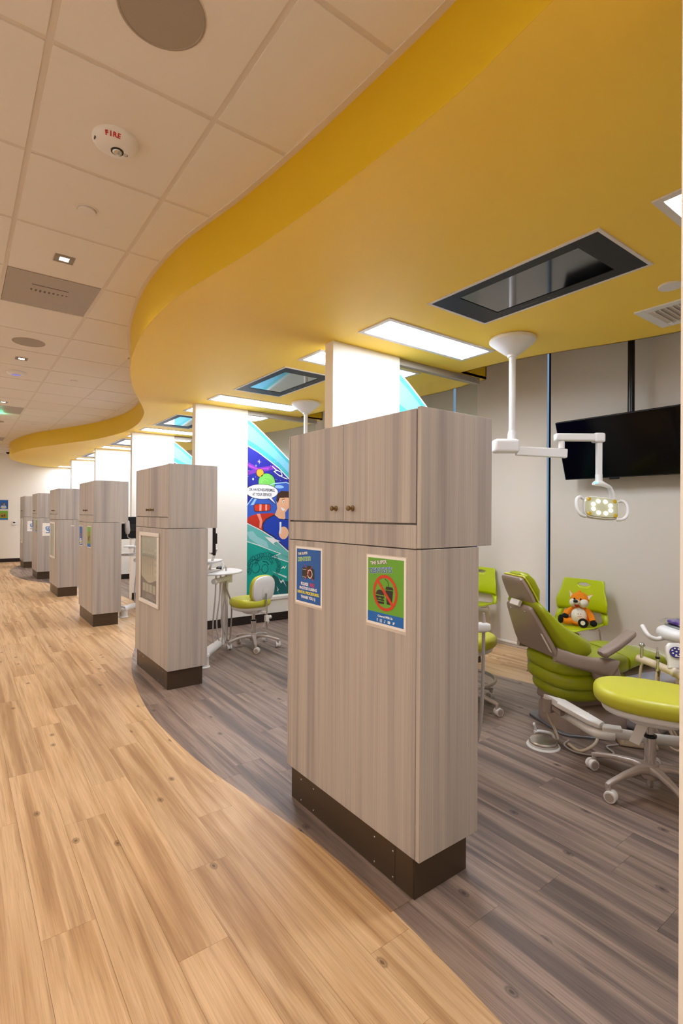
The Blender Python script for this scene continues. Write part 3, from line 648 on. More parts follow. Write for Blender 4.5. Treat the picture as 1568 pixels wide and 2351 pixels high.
# snap frames
def snap(y1, label, full):
    t = thing('wall_frame', label, 'picture frame', (XC, y1, .61), 0, 'snap frames on the cabinet fronts'); P = Plane((0, 0, 0), (0, -1, 0), (0, 0, 1)); W, H = .543, .620; f = .034
    b = MB()
    for a in ((0, W, 0, f), (0, W, H-f, H), (0, f, f, H-f), (W-f, W, f, H-f)): b.box(-.016, 0, -a[1], -a[0], a[2], a[3])
    b.build('frame', M_WHITE2, t, bevel=.005)
    P.poly('chart', [[(f, f), (W-f, f), (W-f, H-f), (f, H-f)]], flat(206, 196, 192), t, 2)
    if full:
        top = [(f, f), (W-f, f), (W-f, .19)]+[(W-f-(W-2*f)*k/12, .205+.018*math.sin(k*.55+1.2)) for k in range(1, 12)]+[(f, .235)]
        P.poly('chart_band', [top], flat(120, 110, 128), t, 3)
        P.poly('chart_boxes', [[(f+.045+.095*k, .105), (f+.125+.095*k, .105), (f+.125+.095*k, .175), (f+.045+.095*k, .175)] for k in range(4)], flat(196, 190, 190), t, 4)
        P.poly('toothbrush_pictures', [[(f+.05+.055*k, .25), (f+.058+.055*k, .25), (f+.058+.055*k, .46+.02*(k % 2)), (f+.05+.055*k, .46+.02*(k % 2))] for k in range(6)], flat(184, 160, 144), t, 3)
        P.poly('brush_heads', [[(f+.044+.055*k, .42), (f+.064+.055*k, .42), (f+.064+.055*k, .455), (f+.044+.055*k, .455)] for k in range(6)]+[[(f+.38, .26+.05*k), (f+.43, .26+.05*k), (f+.43, .285+.05*k), (f+.38, .285+.05*k)] for k in range(5)], flat(224, 216, 212), t, 4)
        P.text('lettering', 'Super Smile', .032, flat(232, 226, 222), t, .27, .545, 4)
        P.poly('small_print', [[(f+.15, .055+.014*k), (f+.40-.03*k, .055+.014*k), (f+.40-.03*k, .060+.014*k), (f+.15, .060+.014*k)] for k in range(3)], flat(176, 168, 178), t, 4)
    MB().box(-.006, -.0045, -(W-f), -f, f, H-f).build('cover_sheet', M_GLASS, t, ang=0)
snap(4.795, 'pale framed chart of toothbrushes on the second cabinet', True)
snap(10.345, 'tall narrow pale frame on the fourth cabinet', False)
snap(15.655, 'tiny pale frame on the farthest cabinet front', False)
# taped drawings on the sides
def drawing(x, y, z, w, h, label):
    t = thing('taped_drawing', label, 'drawing', (x, y-.001, z), 0, 'white drawings taped on cabinet sides'); P = Plane((0, 0, 0), (1, 0, 0), (0, 0, 1))
    P.poly('paper', [[(0, 0), (w, 0), (w, h), (w*.98, h*1.02), (w*.4, h), (w*.25, h*1.03), (0.004, h)]], M_PAPER, t, 1)
    rnd = random.Random(3); pl = line([(w*.62, h*.28), (w*.6, h*.55)], .02)
    for k in range(26):
        a = rnd.random()*6.28; r = rnd.random()**.5; pl.append(ell(w*.58+r*w*.3*math.cos(a), h*.6+r*h*.2*math.sin(a), .011, .012, 7))
    P.poly('tree_picture', pl, flat(96, 140, 196), t, 2)
    P.poly('caption', [[(w*.3, h*.22), (w*.85, h*.20), (w*.85, h*.26), (w*.3, h*.29)]], flat(120, 150, 205), t, 2)
drawing(1.42, 12.30, .90, .21, .262, 'white paper with a blue tree drawing on the side of the fifth cabinet')
drawing(1.40, 14.96, .915, .21, .25, 'white paper with a blue tree drawing on the side of the farthest cabinet')
Plane((1.519, 9.5605, 1.166), (1, 0, 0), (0, 0, 1)).poly('name_label', [[(0, 0), (.045, 0), (.045, .011), (0, .011)]], M_PAPER, None, 1)
tag(bpy.data.objects['name_label'], 'tiny white label stuck on the side of the fourth cabinet', 'label')
th = thing('thermostat', 'small white thermostat on the back wall', 'thermostat', (1.28, 16.999, 1.08))
MB().box(-.055, .055, -.025, 0, -.06, .06).build('case', M_WHITE, th, bevel=.006)
MB().box(-.03, .02, -.027, -.024, .0, .035).build('display', M_BEZEL, th)
# ---------------------------------------------------------------- mural film on the partition glass
def mural(y, label, rich):
    t = thing('mural', label, 'mural', (2.93, y+.04, 0), 0, 'comic murals printed on the partition glass'); P = Plane((0, 0, 0), (1, 0, 0), (0, 0, 1)); W = 1.055
    ext = lambda a, b, x: (x, a[1]+(b[1]-a[1])*(x-a[0])/(b[0]-a[0]))
    T1 = [(0, 2.600), (.138, 2.507), (.273, 2.402), (.411, 2.290), (.583, 2.146), (W, 1.76)]
    low = [(0, 2.27), (.163, 2.194), (.333, 2.091), (.472, 2.003), (.585, 1.906), (W, 1.50)]
    sb = [(0, 1.278), (.226, 1.175), (.398, 1.075), (.593, .915), (W, .56)]
    tb = [(0, 1.045), (.172, .99), (.376, .913), (.505, .867)]
    sh = lambda L, d: [(a, b+d) for a, b in L]
    band = lambda A, B: A+list(reversed(B))
    P.poly('white_edge', [band(sh(T1, 0), sh(T1, .016))], P_W, t, 2)
    P.poly('pale_blue_band', [band(low, T1)], flat(122, 190, 216), t, 1)
    P.poly('aqua_stripe', [band(sh(T1, -.05), sh(T1, 0)), band(low, sh(low, .07))], flat(74, 176, 186), t, 2)
    P.poly('night_sky', [band(sb, low)], flat(40, 44, 150), t, 1)
    P.poly('white_outline', [band(sh(low, -.014), low)], P_W, t, 2)
    P.poly('teal_band', [[(0, 1.045), (.172, .99), (.376, .913), (.505, .867), (.505, .867), (.39, .831), (.594, .76), (W, .60)]+list(reversed(sb))], flat(104, 188, 184), t, 1)
    P.poly('teal_ribbon', [[(0, 1.16), (.10, 1.17), (.16, 1.10), (.30, 1.03), (.33, .95), (.2, .98), (.05, 1.08)]], flat(150, 206, 208), t, 2)
    P.poly('green_field', [[(0, .33), (W, .33), (W, .60), (.594, .76), (.388, .831), (.505, .867), (.376, .913), (.172, .99), (0, 1.045)]], flat(12, 164, 150), t, 1)
    P.poly('dark_green_shadow', [[(.25, .33), (W, .33), (W, .45), (.55, .50), (.40, .60), (.30, .47)]], flat(10, 96, 98), t, 2)
    P.poly('white_outline', line(sb, .012)+line([(0, 1.045), (.172, .99), (.376, .913), (.505, .867), (.388, .831), (.594, .76), (W, .60)], .010), P_W, t, 3)
    if not rich: return t
    P.poly('purple_glow', [[(0, 2.06), (.165, 1.985), (.391, 2.03), (.45, 1.99), (.30, 1.95), (.165, 1.93), (0, 1.87), (0, 1.93), (.10, 1.955), (0, 1.99)]], flat(122, 52, 170), t, 2)
    P.poly('magenta_glow', [[(0, 2.03), (.165, 1.972), (.35, 2.0), (.30, 1.975), (.165, 1.955), (.05, 1.985)]], flat(176, 72, 196), t, 3)
    star = lambda x, z, r: [(x+(r if k % 2 == 0 else r*.16)*math.cos(k*math.pi/4), z+(r if k % 2 == 0 else r*.16)*math.sin(k*math.pi/4)) for k in range(8)]
    rs = random.Random(5)
    P.poly('stars', [star(.184, 2.061, .034)], flat(250, 222, 214), t, 3)
    P.poly('stars', [star(.137, 2.008, .022), ell(.097, 1.835, .013, .015, 12)]+[ell(rs.uniform(.02, .55), rs.uniform(1.8, 2.1), .004, .004, 6) for _ in range(16)], flat(200, 226, 255), t, 3)
    P.poly('orange_planet', [ell(.196, 1.919, .056, .056, 24)], P_K, t, 3); P.poly('orange_planet', [ell(.196, 1.919, .051, .051, 24)], flat(246, 168, 48), t, 4)
    P.poly('cockpit_dome', [[(0, 1.48), (.079, 1.585), (.222, 1.708), (.392, 1.79), (.586, 1.813), (.80, 1.74), (.95, 1.5), (.97, 1.0), (.593, .93), (.398, 1.09), (.226, 1.19), (0, 1.29)]], flat(58, 96, 196), t, 2)
    P.poly('dome_rim', line([(0, 1.48), (.079, 1.585), (.222, 1.708), (.392, 1.79), (.586, 1.813), (.80, 1.74), (.95, 1.5)], .013), flat(170, 214, 246), t, 5)
    P.poly('dome_shine', [ell(.48, 1.75, .07, .022, 16), [(.06, 1.50), (.12, 1.585), (.16, 1.60), (.11, 1.51)]], flat(150, 196, 240), t, 4)
    P.poly('green_planet', [ell(.295, 1.800, .126, .122, 32)], P_K, t, 3); P.poly('green_planet', [ell(.295, 1.800, .120, .116, 32)], flat(120, 208, 92), t, 4)
    P.poly('planet_swirls', line(ell(.27, 1.80, .05, .035, 16, .4, 4.8), .005)+line(ell(.30, 1.80, .085, .07, 20, .2, 3.4), .004), flat(160, 226, 130), t, 5)
    P.poly('speech_bubble', [ell(.228, 1.678, .236, .100, 40), [(.30, 1.60), (.365, 1.61), (.436, 1.510)]], P_K, t, 6)
    P.poly('speech_bubble', [ell(.228, 1.678, .230, .094, 40), [(.305, 1.61), (.358, 1.61), (.428, 1.522)]], flat(244, 244, 248), t, 7)
    P.text('lettering', 'DR. HAVEONESUPERSMILE,', .050, P_K, t, .228, 1.700, 9, .62, .001); P.text('lettering', 'AT YOUR SERVICE!', .050, P_K, t, .228, 1.640, 9, .66, .001)
    P.poly('red_headrest', [[(.107, 1.502), (.14, 1.520), (.33, 1.522), (.354, 1.505), (.352, 1.445), (.33, 1.428), (.14, 1.416), (.112, 1.43)]], P_K, t, 4)
    P.poly('red_headrest', [[(.115, 1.500), (.145, 1.513), (.33, 1.515), (.347, 1.50), (.345, 1.450), (.33, 1.435), (.145, 1.424), (.12, 1.436)]], flat(214, 58, 34), t, 5)
    P.poly('headrest_stripes', [[(.19, 1.514), (.22, 1.514), (.218, 1.43), (.188, 1.43)], [(.275, 1.514), (.30, 1.514), (.300, 1.434), (.275, 1.434)]], flat(246, 176, 160), t, 6)
    P.poly('red_seat', [[(.004, 1.29), (.03, 1.34), (.07, 1.368), (.169, 1.393), (.395, 1.404), (.45, 1.30), (.30, 1.14), (.226, 1.18)]], flat(196, 50, 30), t, 4)
    P.poly('seat_stripe', [[(.15, 1.392), (.20, 1.394), (.235, 1.30), (.215, 1.20), (.19, 1.215), (.195, 1.30)]], flat(240, 150, 130), t, 5)
    P.poly('blue_shirt', [[(.235, 1.18), (.232, 1.26), (.28, 1.325), (.407, 1.385), (.50, 1.33), (.62, 1.32), (.75, 1.38), (.88, 1.28), (.9, .98), (.593, .935), (.398, 1.095)]], P_K, t, 6)
    P.poly('blue_shirt', [[(.250, 1.18), (.246, 1.25), (.29, 1.312), (.405, 1.37), (.50, 1.32), (.62, 1.31), (.75, 1.365), (.87, 1.27), (.89, .99), (.593, .94), (.398, 1.105)]], flat(24, 62, 176), t, 7)
    P.text('lettering', '1', .22, flat(230, 236, 246), t, .50, 1.20, 9, 1, .003)
    P.poly('pilot_skin', [[(.44, 1.552), (.463, 1.63), (.52, 1.67), (.60, 1.67), (.64, 1.60), (.63, 1.48), (.57, 1.41), (.575, 1.34), (.56, 1.32), (.48, 1.33), (.413, 1.379), (.45, 1.46)], ell(.55, 1.14, .075, .085, 14)], flat(242, 186, 148), t, 8)
    P.poly('pilot_hair', [[(.434, 1.573), (.451, 1.655), (.51, 1.697), (.62, 1.694), (.65, 1.60), (.60, 1.612), (.534, 1.606), (.487, 1.604), (.475, 1.574), (.458, 1.532)]], flat(70, 44, 32), t, 9)
    P.poly('pilot_smile', [[(.505, 1.487), (.565, 1.457), (.571, 1.442), (.535, 1.431), (.511, 1.456)]], P_W, t, 9)
    P.poly('pilot_eye', [ell(.545, 1.555, .014, .018, 12)], P_W, t, 9); P.poly('pilot_pupil', [ell(.548, 1.553, .007, .010, 10)], flat(50, 110, 70), t, 10); P.poly('pilot_brow', line([(.52, 1.580), (.56, 1.592)], .006), flat(50, 30, 22), t, 10)
    P.poly('white_bolt', line([(.373, 2.015), (.437, 1.97), (.508, 1.943), (.522, 1.903), (.485, 1.893), (.397, 1.95), (.437, 1.962), (.373, 2.015)], .010)+line([(.470, 1.905), (.56, 1.87), (.60, 1.86)], .010), P_W, t, 8)
    P.poly('teal_bolt', [[(.266, 1.098), (.398, 1.070), (.503, 1.031), (.43, 1.024), (.398, 1.004), (.421, .982), (.52, .93), (.40, .99), (.33, 1.04)]], P_W, t, 10)
    P.poly('white_bolt', [[(.512, .667), (.553, .700), (.565, .680), (.598, .705), (.572, .662), (.553, .676)], [(.378, .640), (.60, .560), (.60, .535)], [(.475, .551), (.515, .47), (.545, .50), (.60, .42), (.548, .525), (.515, .50)], [(.449, .442), (.470, .395), (.455, .385), (.49, .335), (.463, .378), (.482, .39)]], flat(230, 238, 236), t, 4)
    # curly line drawing
    rc = random.Random(11); cl = []
    for k in range(26):
        a = math.pi*(-.12+1.24*k/25); cx, cz = .26+.20*math.cos(a)*1.1, .70+.165*math.sin(a); r = .026+.012*rc.random(); ph = rc.random()*6
        cl += line([(cx+r*(1-.04*q)*math.cos(ph+q*.42), cz+r*(1-.04*q)*1.15*math.sin(ph+q*.42)) for q in range(16)], .0055)
    for k in range(12):
        a = math.pi*(.05+.9*k/11); cx, cz = .26+.12*math.cos(a), .735+.09*math.sin(a); r = .022; ph = rc.random()*6
        cl += line([(cx+r*(1-.04*q)*math.cos(ph+q*.42), cz+r*math.sin(ph+q*.42)) for q in range(14)], .005)
    cl += line(ell(.141, .70, .055, .065, 24), .007, True)+line(ell(.275, .68, .045, .055, 24), .007, True)+line([(.08, .78), (.13, .81), (.19, .79)], .012)+line([(.24, .78), (.30, .765), (.33, .73)], .012)+line(ell(.21, .64, .03, .03, 12, .5, 3.4), .006)
    P.poly('curly_line_drawing', cl, flat(4, 92, 98), t, 5)
    return t
mural(PY[0], 'pale blue glass mural above the nearest cabinet, mostly hidden', False)
mural(PY[1], 'comic mural with planets, speech bubble and a smiling pilot behind the green stool', True)
mural(PY[2], 'light blue mural sliver seen above the second cabinet', False)
# ================================================================ HANGING TELEVISION
tv = thing('hanging_television', 'large black television on a ceiling pole in front of the window shades', 'television', (4.49, 2.03, 1.99))
Rt = Matrix.Rotation(math.radians(-19.5), 4, 'Y')
MB().box(-.02, .02, -.585, .585, -.272, .272).xform(Rt).build('case', M_BEZEL, tv, bevel=.004)
MB().box(-.0215, -.0195, -.577, .577, -.262, .266).xform(Rt).build('screen', M_TVGL, tv, ang=0)
MB().box(-.026, -.006, .10, .18, -.284, -.271).xform(Rt).build('sensor_tab', M_BLACK, tv, bevel=.002)
MB().box(.02, .09, -.12, .12, -.1, .1).xform(Rt).build('mount', M_BLACK, tv, bevel=.01)
MB().cyl((.07, 0, -.02), (.07, 0, 3.36-1.99), .027).build('pole', M_BLACK, tv)
MB().lathe((.07, 0, 0), [(.07, 3.36-1.99), (.07, 3.36-2.0), (.04, 3.36-2.02), (.028, 3.36-2.03)]).build('ceiling_plate', M_BLACK, tv)
# ================================================================ EXAM LAMP ON CEILING POLE
def exam_lamp(loc, label):
    t = thing('exam_lamp', label, 'dental lamp', loc, -.6407, 'dental lamps on ceiling poles')   # local x runs along the photo's right
    MB().lathe((0, 0, 0), [(.158, 0), (.165, -.008), (.165, -.028), (.155, -.038), (.055, -.118), (.036, -.125), (.036, -.14)], 40).build('ceiling_canopy', M_WHITE, t)
    MB().cyl((0, 0, -.12), (0, 0, -.78), .0235, n=24).build('pole', M_WHITE, t)
    MB().lathe((.0, 0, 0), [(.024, -.68), (.030, -.70), (.034, -.76)], 24).build('collar', M_WHITE, t)
    MB().box(-.14, .045, -.05, .05, -.845, -.745).build('junction_box', M_WHITE, t, bevel=.022, seg=4)
    MB().box(.03, .405, -.022, .022, -.862, -.795).xform(Matrix.Translation((0, 0, -.79)) @ Matrix.Rotation(.045, 4, 'Y') @ Matrix.Translation((0, 0, .79))).build('lower_arm', M_WHITE, t, bevel=.008, seg=3)
    MB().cyl((.365, 0, -.81), (.365, 0, -.745), .022).build('swivel', M_WHITE, t)
    MB().box(.315, .655, -.032, .032, -.755, -.700).xform(Matrix.Translation((.5, 0, -.73)) @ Matrix.Rotation(.0, 4, 'Y') @ Matrix.Translation((-.5, 0, .73))).build('upper_arm', M_WHITE, t, bevel=.012, seg=3)
    MB().box(.595, .675, -.036, .036, -.765, -.695).build('elbow_cap', M_WHITE, t, bevel=.014, seg=3)
    MB().box(.622, .660, -.017, .017, -1.02, -.74).build('drop_arm', M_WHITE, t, bevel=.004)
    MB().cyl((.641, 0, -1.05), (.641, 0, -1.0), .025).build('drop_collar', M_WHITE, t)
    pod = MB().loft([((.60, -.01, -1.065), (0, 1, 0), (.25, 0, 1), .03, .014, 2.5), ((.62, -.005, -1.062), (0, 1, 0), (.1, 0, 1), .04, .022, 2.5), ((.66, 0, -1.065), (0, 1, 0), (-.3, 0, 1), .04, .022, 2.5), ((.72, .005, -1.09), (0, 1, 0), (-.8, 0, 1), .034, .018, 2.5), ((.745, .01, -1.14), (0, 1, 0), (-1, 0, .3), .032, .016, 2.5), ((.752, .01, -1.235), (0, 1, 0), (-1, 0, 0), .03, .015, 2.5)], 20).build('neck', M_WHITE, t)
    MB().box(.583, .605, -.058, -.040, -1.066, -1.058).build('cyan_display', M_CYAN, t)
    R = Matrix.Translation((.64, -.02, -1.252)) @ Matrix.Rotation(math.radians(-2), 4, 'Z') @ Matrix.Rotation(math.radians(-18), 4, 'X') @ Matrix.Rotation(math.radians(6), 4, 'Y')
    MB().loft([((0, .045, 0), (1, 0, 0), (0, 0, 1), .06, .045, 3), ((0, .03, 0), (1, 0, 0), (0, 0, 1), .115, .075, 3.5), ((0, -.01, 0), (1, 0, 0), (0, 0, 1), .128, .086, 4), ((0, -.026, 0), (1, 0, 0), (0, 0, 1), .124, .082, 4)], 36).xform(R).build('head_shell', M_WHITE, t)
    MB().loft([((0, -.024, 0), (1, 0, 0), (0, 0, 1), .122, .080, 4), ((0, -.034, 0), (1, 0, 0), (0, 0, 1), .114, .073, 4)], 36).xform(R).build('lens_plate', M_LENS, t)
    for k in range(8):
        a = math.pi/8+k*math.pi/4; MB().lathe((.066*math.cos(a), -.034, .048*math.sin(a)), [(.0145, .001), (.0145, -.003), (.011, -.006), (.001, -.007)], 14, 'y').xform(R).build('led', M_LED, t)
    for sx in (-1, 1):
        for sz in (-1, 1): MB().lathe((sx*.092, -.034, sz*.055), [(.015, .001), (.015, -.003), (.001, -.005)], 14, 'y').xform(R).build('amber_lens', M_AMBER, t)
        MB().tube([(sx*.115, -.005, .062), (sx*.150, -.02, .070), (sx*.178, -.03, .040), (sx*.178, -.035, -.03), (sx*.150, -.03, -.072), (sx*.11, -.01, -.075)], .0115, 10, 5).xform(R).build('handle', M_WHITE, t)
    return t
lamp = exam_lamp((3.275, 2.295, ZS), 'white dental lamp with a ring of lit LEDs in front of the television')
dup(lamp, (3.262, 5.085, ZS), 'white ceiling pole of a dental lamp above the second bay, seen behind the nearest cabinet')
# ================================================================ DENTAL CHAIR  (local x head->foot, y away from camera)
dcx = thing('dental_chair', 'reclined lime green dental chair with taupe shells in the near bay', 'dental chair', (3.24, 1.90, 0), math.atan2(-.397, .918))
MB().prism([(-.10, -.16), (-.07, -.20), (.14, -.30), (.20, -.305), (.62, -.25), (.66, -.2), (.66, .2), (.62, .25), (-.05, .22), (-.10, .18)], .001, .016).build('base_plate', M_GREYP, dcx, bevel=.004)
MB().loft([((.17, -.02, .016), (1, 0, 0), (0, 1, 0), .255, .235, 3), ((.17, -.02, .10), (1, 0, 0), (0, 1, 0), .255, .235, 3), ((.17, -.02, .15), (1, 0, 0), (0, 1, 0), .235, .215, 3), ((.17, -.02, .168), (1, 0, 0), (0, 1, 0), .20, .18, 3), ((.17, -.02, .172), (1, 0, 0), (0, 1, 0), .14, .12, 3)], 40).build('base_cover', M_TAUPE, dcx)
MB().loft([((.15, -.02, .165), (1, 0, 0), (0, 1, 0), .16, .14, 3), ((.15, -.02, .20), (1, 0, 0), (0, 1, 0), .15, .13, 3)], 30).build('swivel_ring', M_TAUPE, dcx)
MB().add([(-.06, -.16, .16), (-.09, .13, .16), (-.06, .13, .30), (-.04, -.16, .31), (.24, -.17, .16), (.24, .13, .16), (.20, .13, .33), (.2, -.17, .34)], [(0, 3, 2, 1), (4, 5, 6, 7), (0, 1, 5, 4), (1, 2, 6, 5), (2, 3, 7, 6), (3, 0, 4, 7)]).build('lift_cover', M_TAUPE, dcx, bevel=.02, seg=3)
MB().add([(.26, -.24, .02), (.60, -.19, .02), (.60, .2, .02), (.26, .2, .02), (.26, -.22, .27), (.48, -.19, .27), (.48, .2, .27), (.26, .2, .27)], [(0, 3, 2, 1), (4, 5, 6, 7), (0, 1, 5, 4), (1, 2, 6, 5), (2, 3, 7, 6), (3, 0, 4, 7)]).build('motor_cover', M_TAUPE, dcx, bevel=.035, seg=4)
MB().box(-.05, .30, -.16, .16, .29, .36).build('carriage', M_BEZEL, dcx, bevel=.01)
# seat and skirt
def pad(name, c, rx, ry, z0, z1, mm, e=3.2, rb=.03, tilt=0): return MB().slab(c, rx, ry, z0, z1, e, rb, 0, 44, tilt).build(name, mm, dcx)
pad('seat_cushion', (.14, 0), .29, .255, .385, .485, M_GREENV, 3.5, .035)
pad('lower_cushion', (.115, -.005), .265, .26, .295, .395, M_GREENV, 3.2, .042)
pad('cushion_skirt', (.10, -.005), .225, .235, .215, .315, M_GREENV, 2.8, .045)
MB().loft([((.36, 0, .44), (0, 1, 0), (0, 0, 1), .235, .05, 4), ((.46, 0, .455), (0, 1, 0), (0, 0, 1), .215, .045, 4), ((.56, 0, .45), (0, 1, 0), (0, 0, 1), .19, .04, 4), ((.68, 0, .425), (0, 1, 0), (0, 0, 1), .17, .036, 4), ((.76, 0, .405), (0, 1, 0), (0, 0, 1), .16, .032, 4), ((.785, 0, .40), (0, 1, 0), (0, 0, 1), .14, .018, 4)], 36).build('leg_rest', M_GREENV, dcx)
MB().loft([((.70, 0, .44), (0, 1, 0), (0, 0, 1), .17, .018, 4), ((.80, 0, .422), (0, 1, 0), (0, 0, 1), .165, .03, 4), ((.86, 0, .40), (0, 1, 0), (0, 0, 1), .15, .02, 4)], 30).build('foot_cover', mat('clear_vinyl', sr(212, 208, 170), .2), dcx)
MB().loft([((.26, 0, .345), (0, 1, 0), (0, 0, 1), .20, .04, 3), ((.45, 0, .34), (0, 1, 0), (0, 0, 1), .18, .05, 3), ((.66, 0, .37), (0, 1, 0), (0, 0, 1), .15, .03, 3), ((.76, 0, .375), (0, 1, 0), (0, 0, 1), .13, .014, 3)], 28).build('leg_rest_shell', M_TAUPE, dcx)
# backrest: profile in x,z swept across y with a narrower top
ax = Vector((-.13, 0, .27)).normalized(); nx = Vector((.27, 0, .13)).normalized()
def back_pt(l, n, y): p = Vector((-.165, 0, .53))+ax*l+nx*n; return (p.x, y, p.z)
secs = []
for l, hw, th in ((-.03, .19, .008), (-.018, .208, .018), (.05, .205, .02), (.16, .180, .02), (.27, .150, .02), (.305, .138, .018), (.318, .12, .008)): secs.append((back_pt(l, -.0, 0), (0, 1, 0), nx, hw, th, 6))
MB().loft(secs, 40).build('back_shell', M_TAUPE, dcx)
secs = []
for l, hw, n0, n1 in ((-.115, .19, .16, .22), (-.10, .232, .07, .26), (-.05, .252, .02, .265), (.02, .255, .012, .215), (.10, .245, .012, .155), (.18, .225, .012, .115), (.26, .20, .012, .085), (.31, .180, .012, .07), (.33, .15, .02, .055)):
    secs.append((back_pt(l, (n0+n1)/2, 0), (0, 1, 0), nx, hw, (n1-n0)/2, 3.4))
MB().loft(secs, 44).build('back_cushion', M_GREENV, dcx)
hp = Vector((-.30, .012, .903))
hax = Vector((-.13, 0, .25)).normalized(); hnx = Vector((.25, 0, .13)).normalized()
def head_pt(l, n): p = hp+hax*l+hnx*n; return (p.x, p.y, p.z)
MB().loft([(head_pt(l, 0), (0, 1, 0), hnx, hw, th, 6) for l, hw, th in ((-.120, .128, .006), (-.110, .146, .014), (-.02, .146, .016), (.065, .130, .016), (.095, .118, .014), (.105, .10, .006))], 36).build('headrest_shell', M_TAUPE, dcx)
MB().loft([(head_pt(l, .022), (0, 1, 0), hnx, hw, .006, 6) for l, hw in ((-.117, .134), (-.105, .151), (-.02, .151), (.065, .135), (.098, .123), (.107, .108))], 36).build('headrest_piping', M_GREENS, dcx)
MB().loft([(head_pt(l, (n0+n1)/2), (0, 1, 0), hnx, hw, (n1-n0)/2, 2.6) for l, hw, n0, n1 in ((-.10, .06, .025, .04), (-.09, .11, .02, .07), (-.03, .125, .02, .10), (.04, .112, .02, .105), (.09, .095, .02, .085), (.112, .06, .025, .055))], 36).build('headrest_cushion', M_GREENV, dcx)
MB().box(-.05, .05, -.012, .012, -.02, .02).xform(Matrix.Translation(Vector(back_pt(.335, -.014, 0))) @ Matrix.Rotation(math.pi/2, 4, 'Z')@Matrix.Rotation(.45, 4, 'X')).build('headrest_hinge', M_WHITE2, dcx, bevel=.004)
for yy in (-.08, .08): MB().ball(back_pt(.285, -.02, yy), .005, .005, .005, 10, 6).build('screw', M_STEEL, dcx)
MB().add([back_pt(l, -.0215, y) for l, y in ((.02, -.195), (.14, -.172), (.145, -.158), (.025, -.181))]+[back_pt(l, -.018, y) for l, y in ((.02, -.195), (.14, -.172), (.145, -.158), (.025, -.181))], [(0, 3, 2, 1), (4, 5, 6, 7), (0, 1, 5, 4), (1, 2, 6, 5), (2, 3, 7, 6), (3, 0, 4, 7)]).build('label_strip', M_PAPER, dcx, ang=0)
for s in (-1, 1):
    MB().loft([((-.17, s*.20, .53), (0, 1, 0), (.2, 0, 1), .020, .045, 3), ((-.08, s*.262, .50), (0, 1, 0), (.3, 0, 1), .026, .042, 3), ((.03, s*.288, .475), (0, 1, 0), (.3, 0, 1), .028, .045, 3), ((.12, s*.292, .46), (0, 1, 0), (.5, 0, 1), .03, .06, 3), ((.17, s*.29, .44), (0, 1, 0), (.8, 0, 1), .028, .07, 3)], 24).build('arm_link', M_TAUPE, dcx)
    MB().add([(.02, s*.262, .45), (.19, s*.262, .50), (.27, s*.262, .30), (.11, s*.262, .25), (.02, s*.305, .45), (.19, s*.305, .51), (.27, s*.30, .30), (.11, s*.30, .25)], [(0, 3, 2, 1), (4, 5, 6, 7), (0, 1, 5, 4), (1, 2, 6, 5), (2, 3, 7, 6), (3, 0, 4, 7)][::1]).build('arm_shroud', M_TAUPE, dcx, bevel=.014, seg=3)
    if s > 0: continue
    MB().loft([((.075, s*.30, .545), (0, 1, 0), (-.3, 0, 1), .026, .012, 3), ((.09, s*.30, .545), (0, 1, 0), (-.3, 0, 1), .042, .024, 3), ((.18, s*.297, .585), (0, 1, 0), (-.4, 0, 1), .042, .024, 3), ((.27, s*.288, .63), (0, 1, 0), (-.5, 0, 1), .040, .023, 3), ((.315, s*.280, .655), (0, 1, 0), (-.4, 0, 1), .040, .022, 3), ((.335, s*.276, .66), (0, 1, 0), (-.4, 0, 1), .026, .012, 3)], 24).build('armrest', M_TAUPE, dcx)
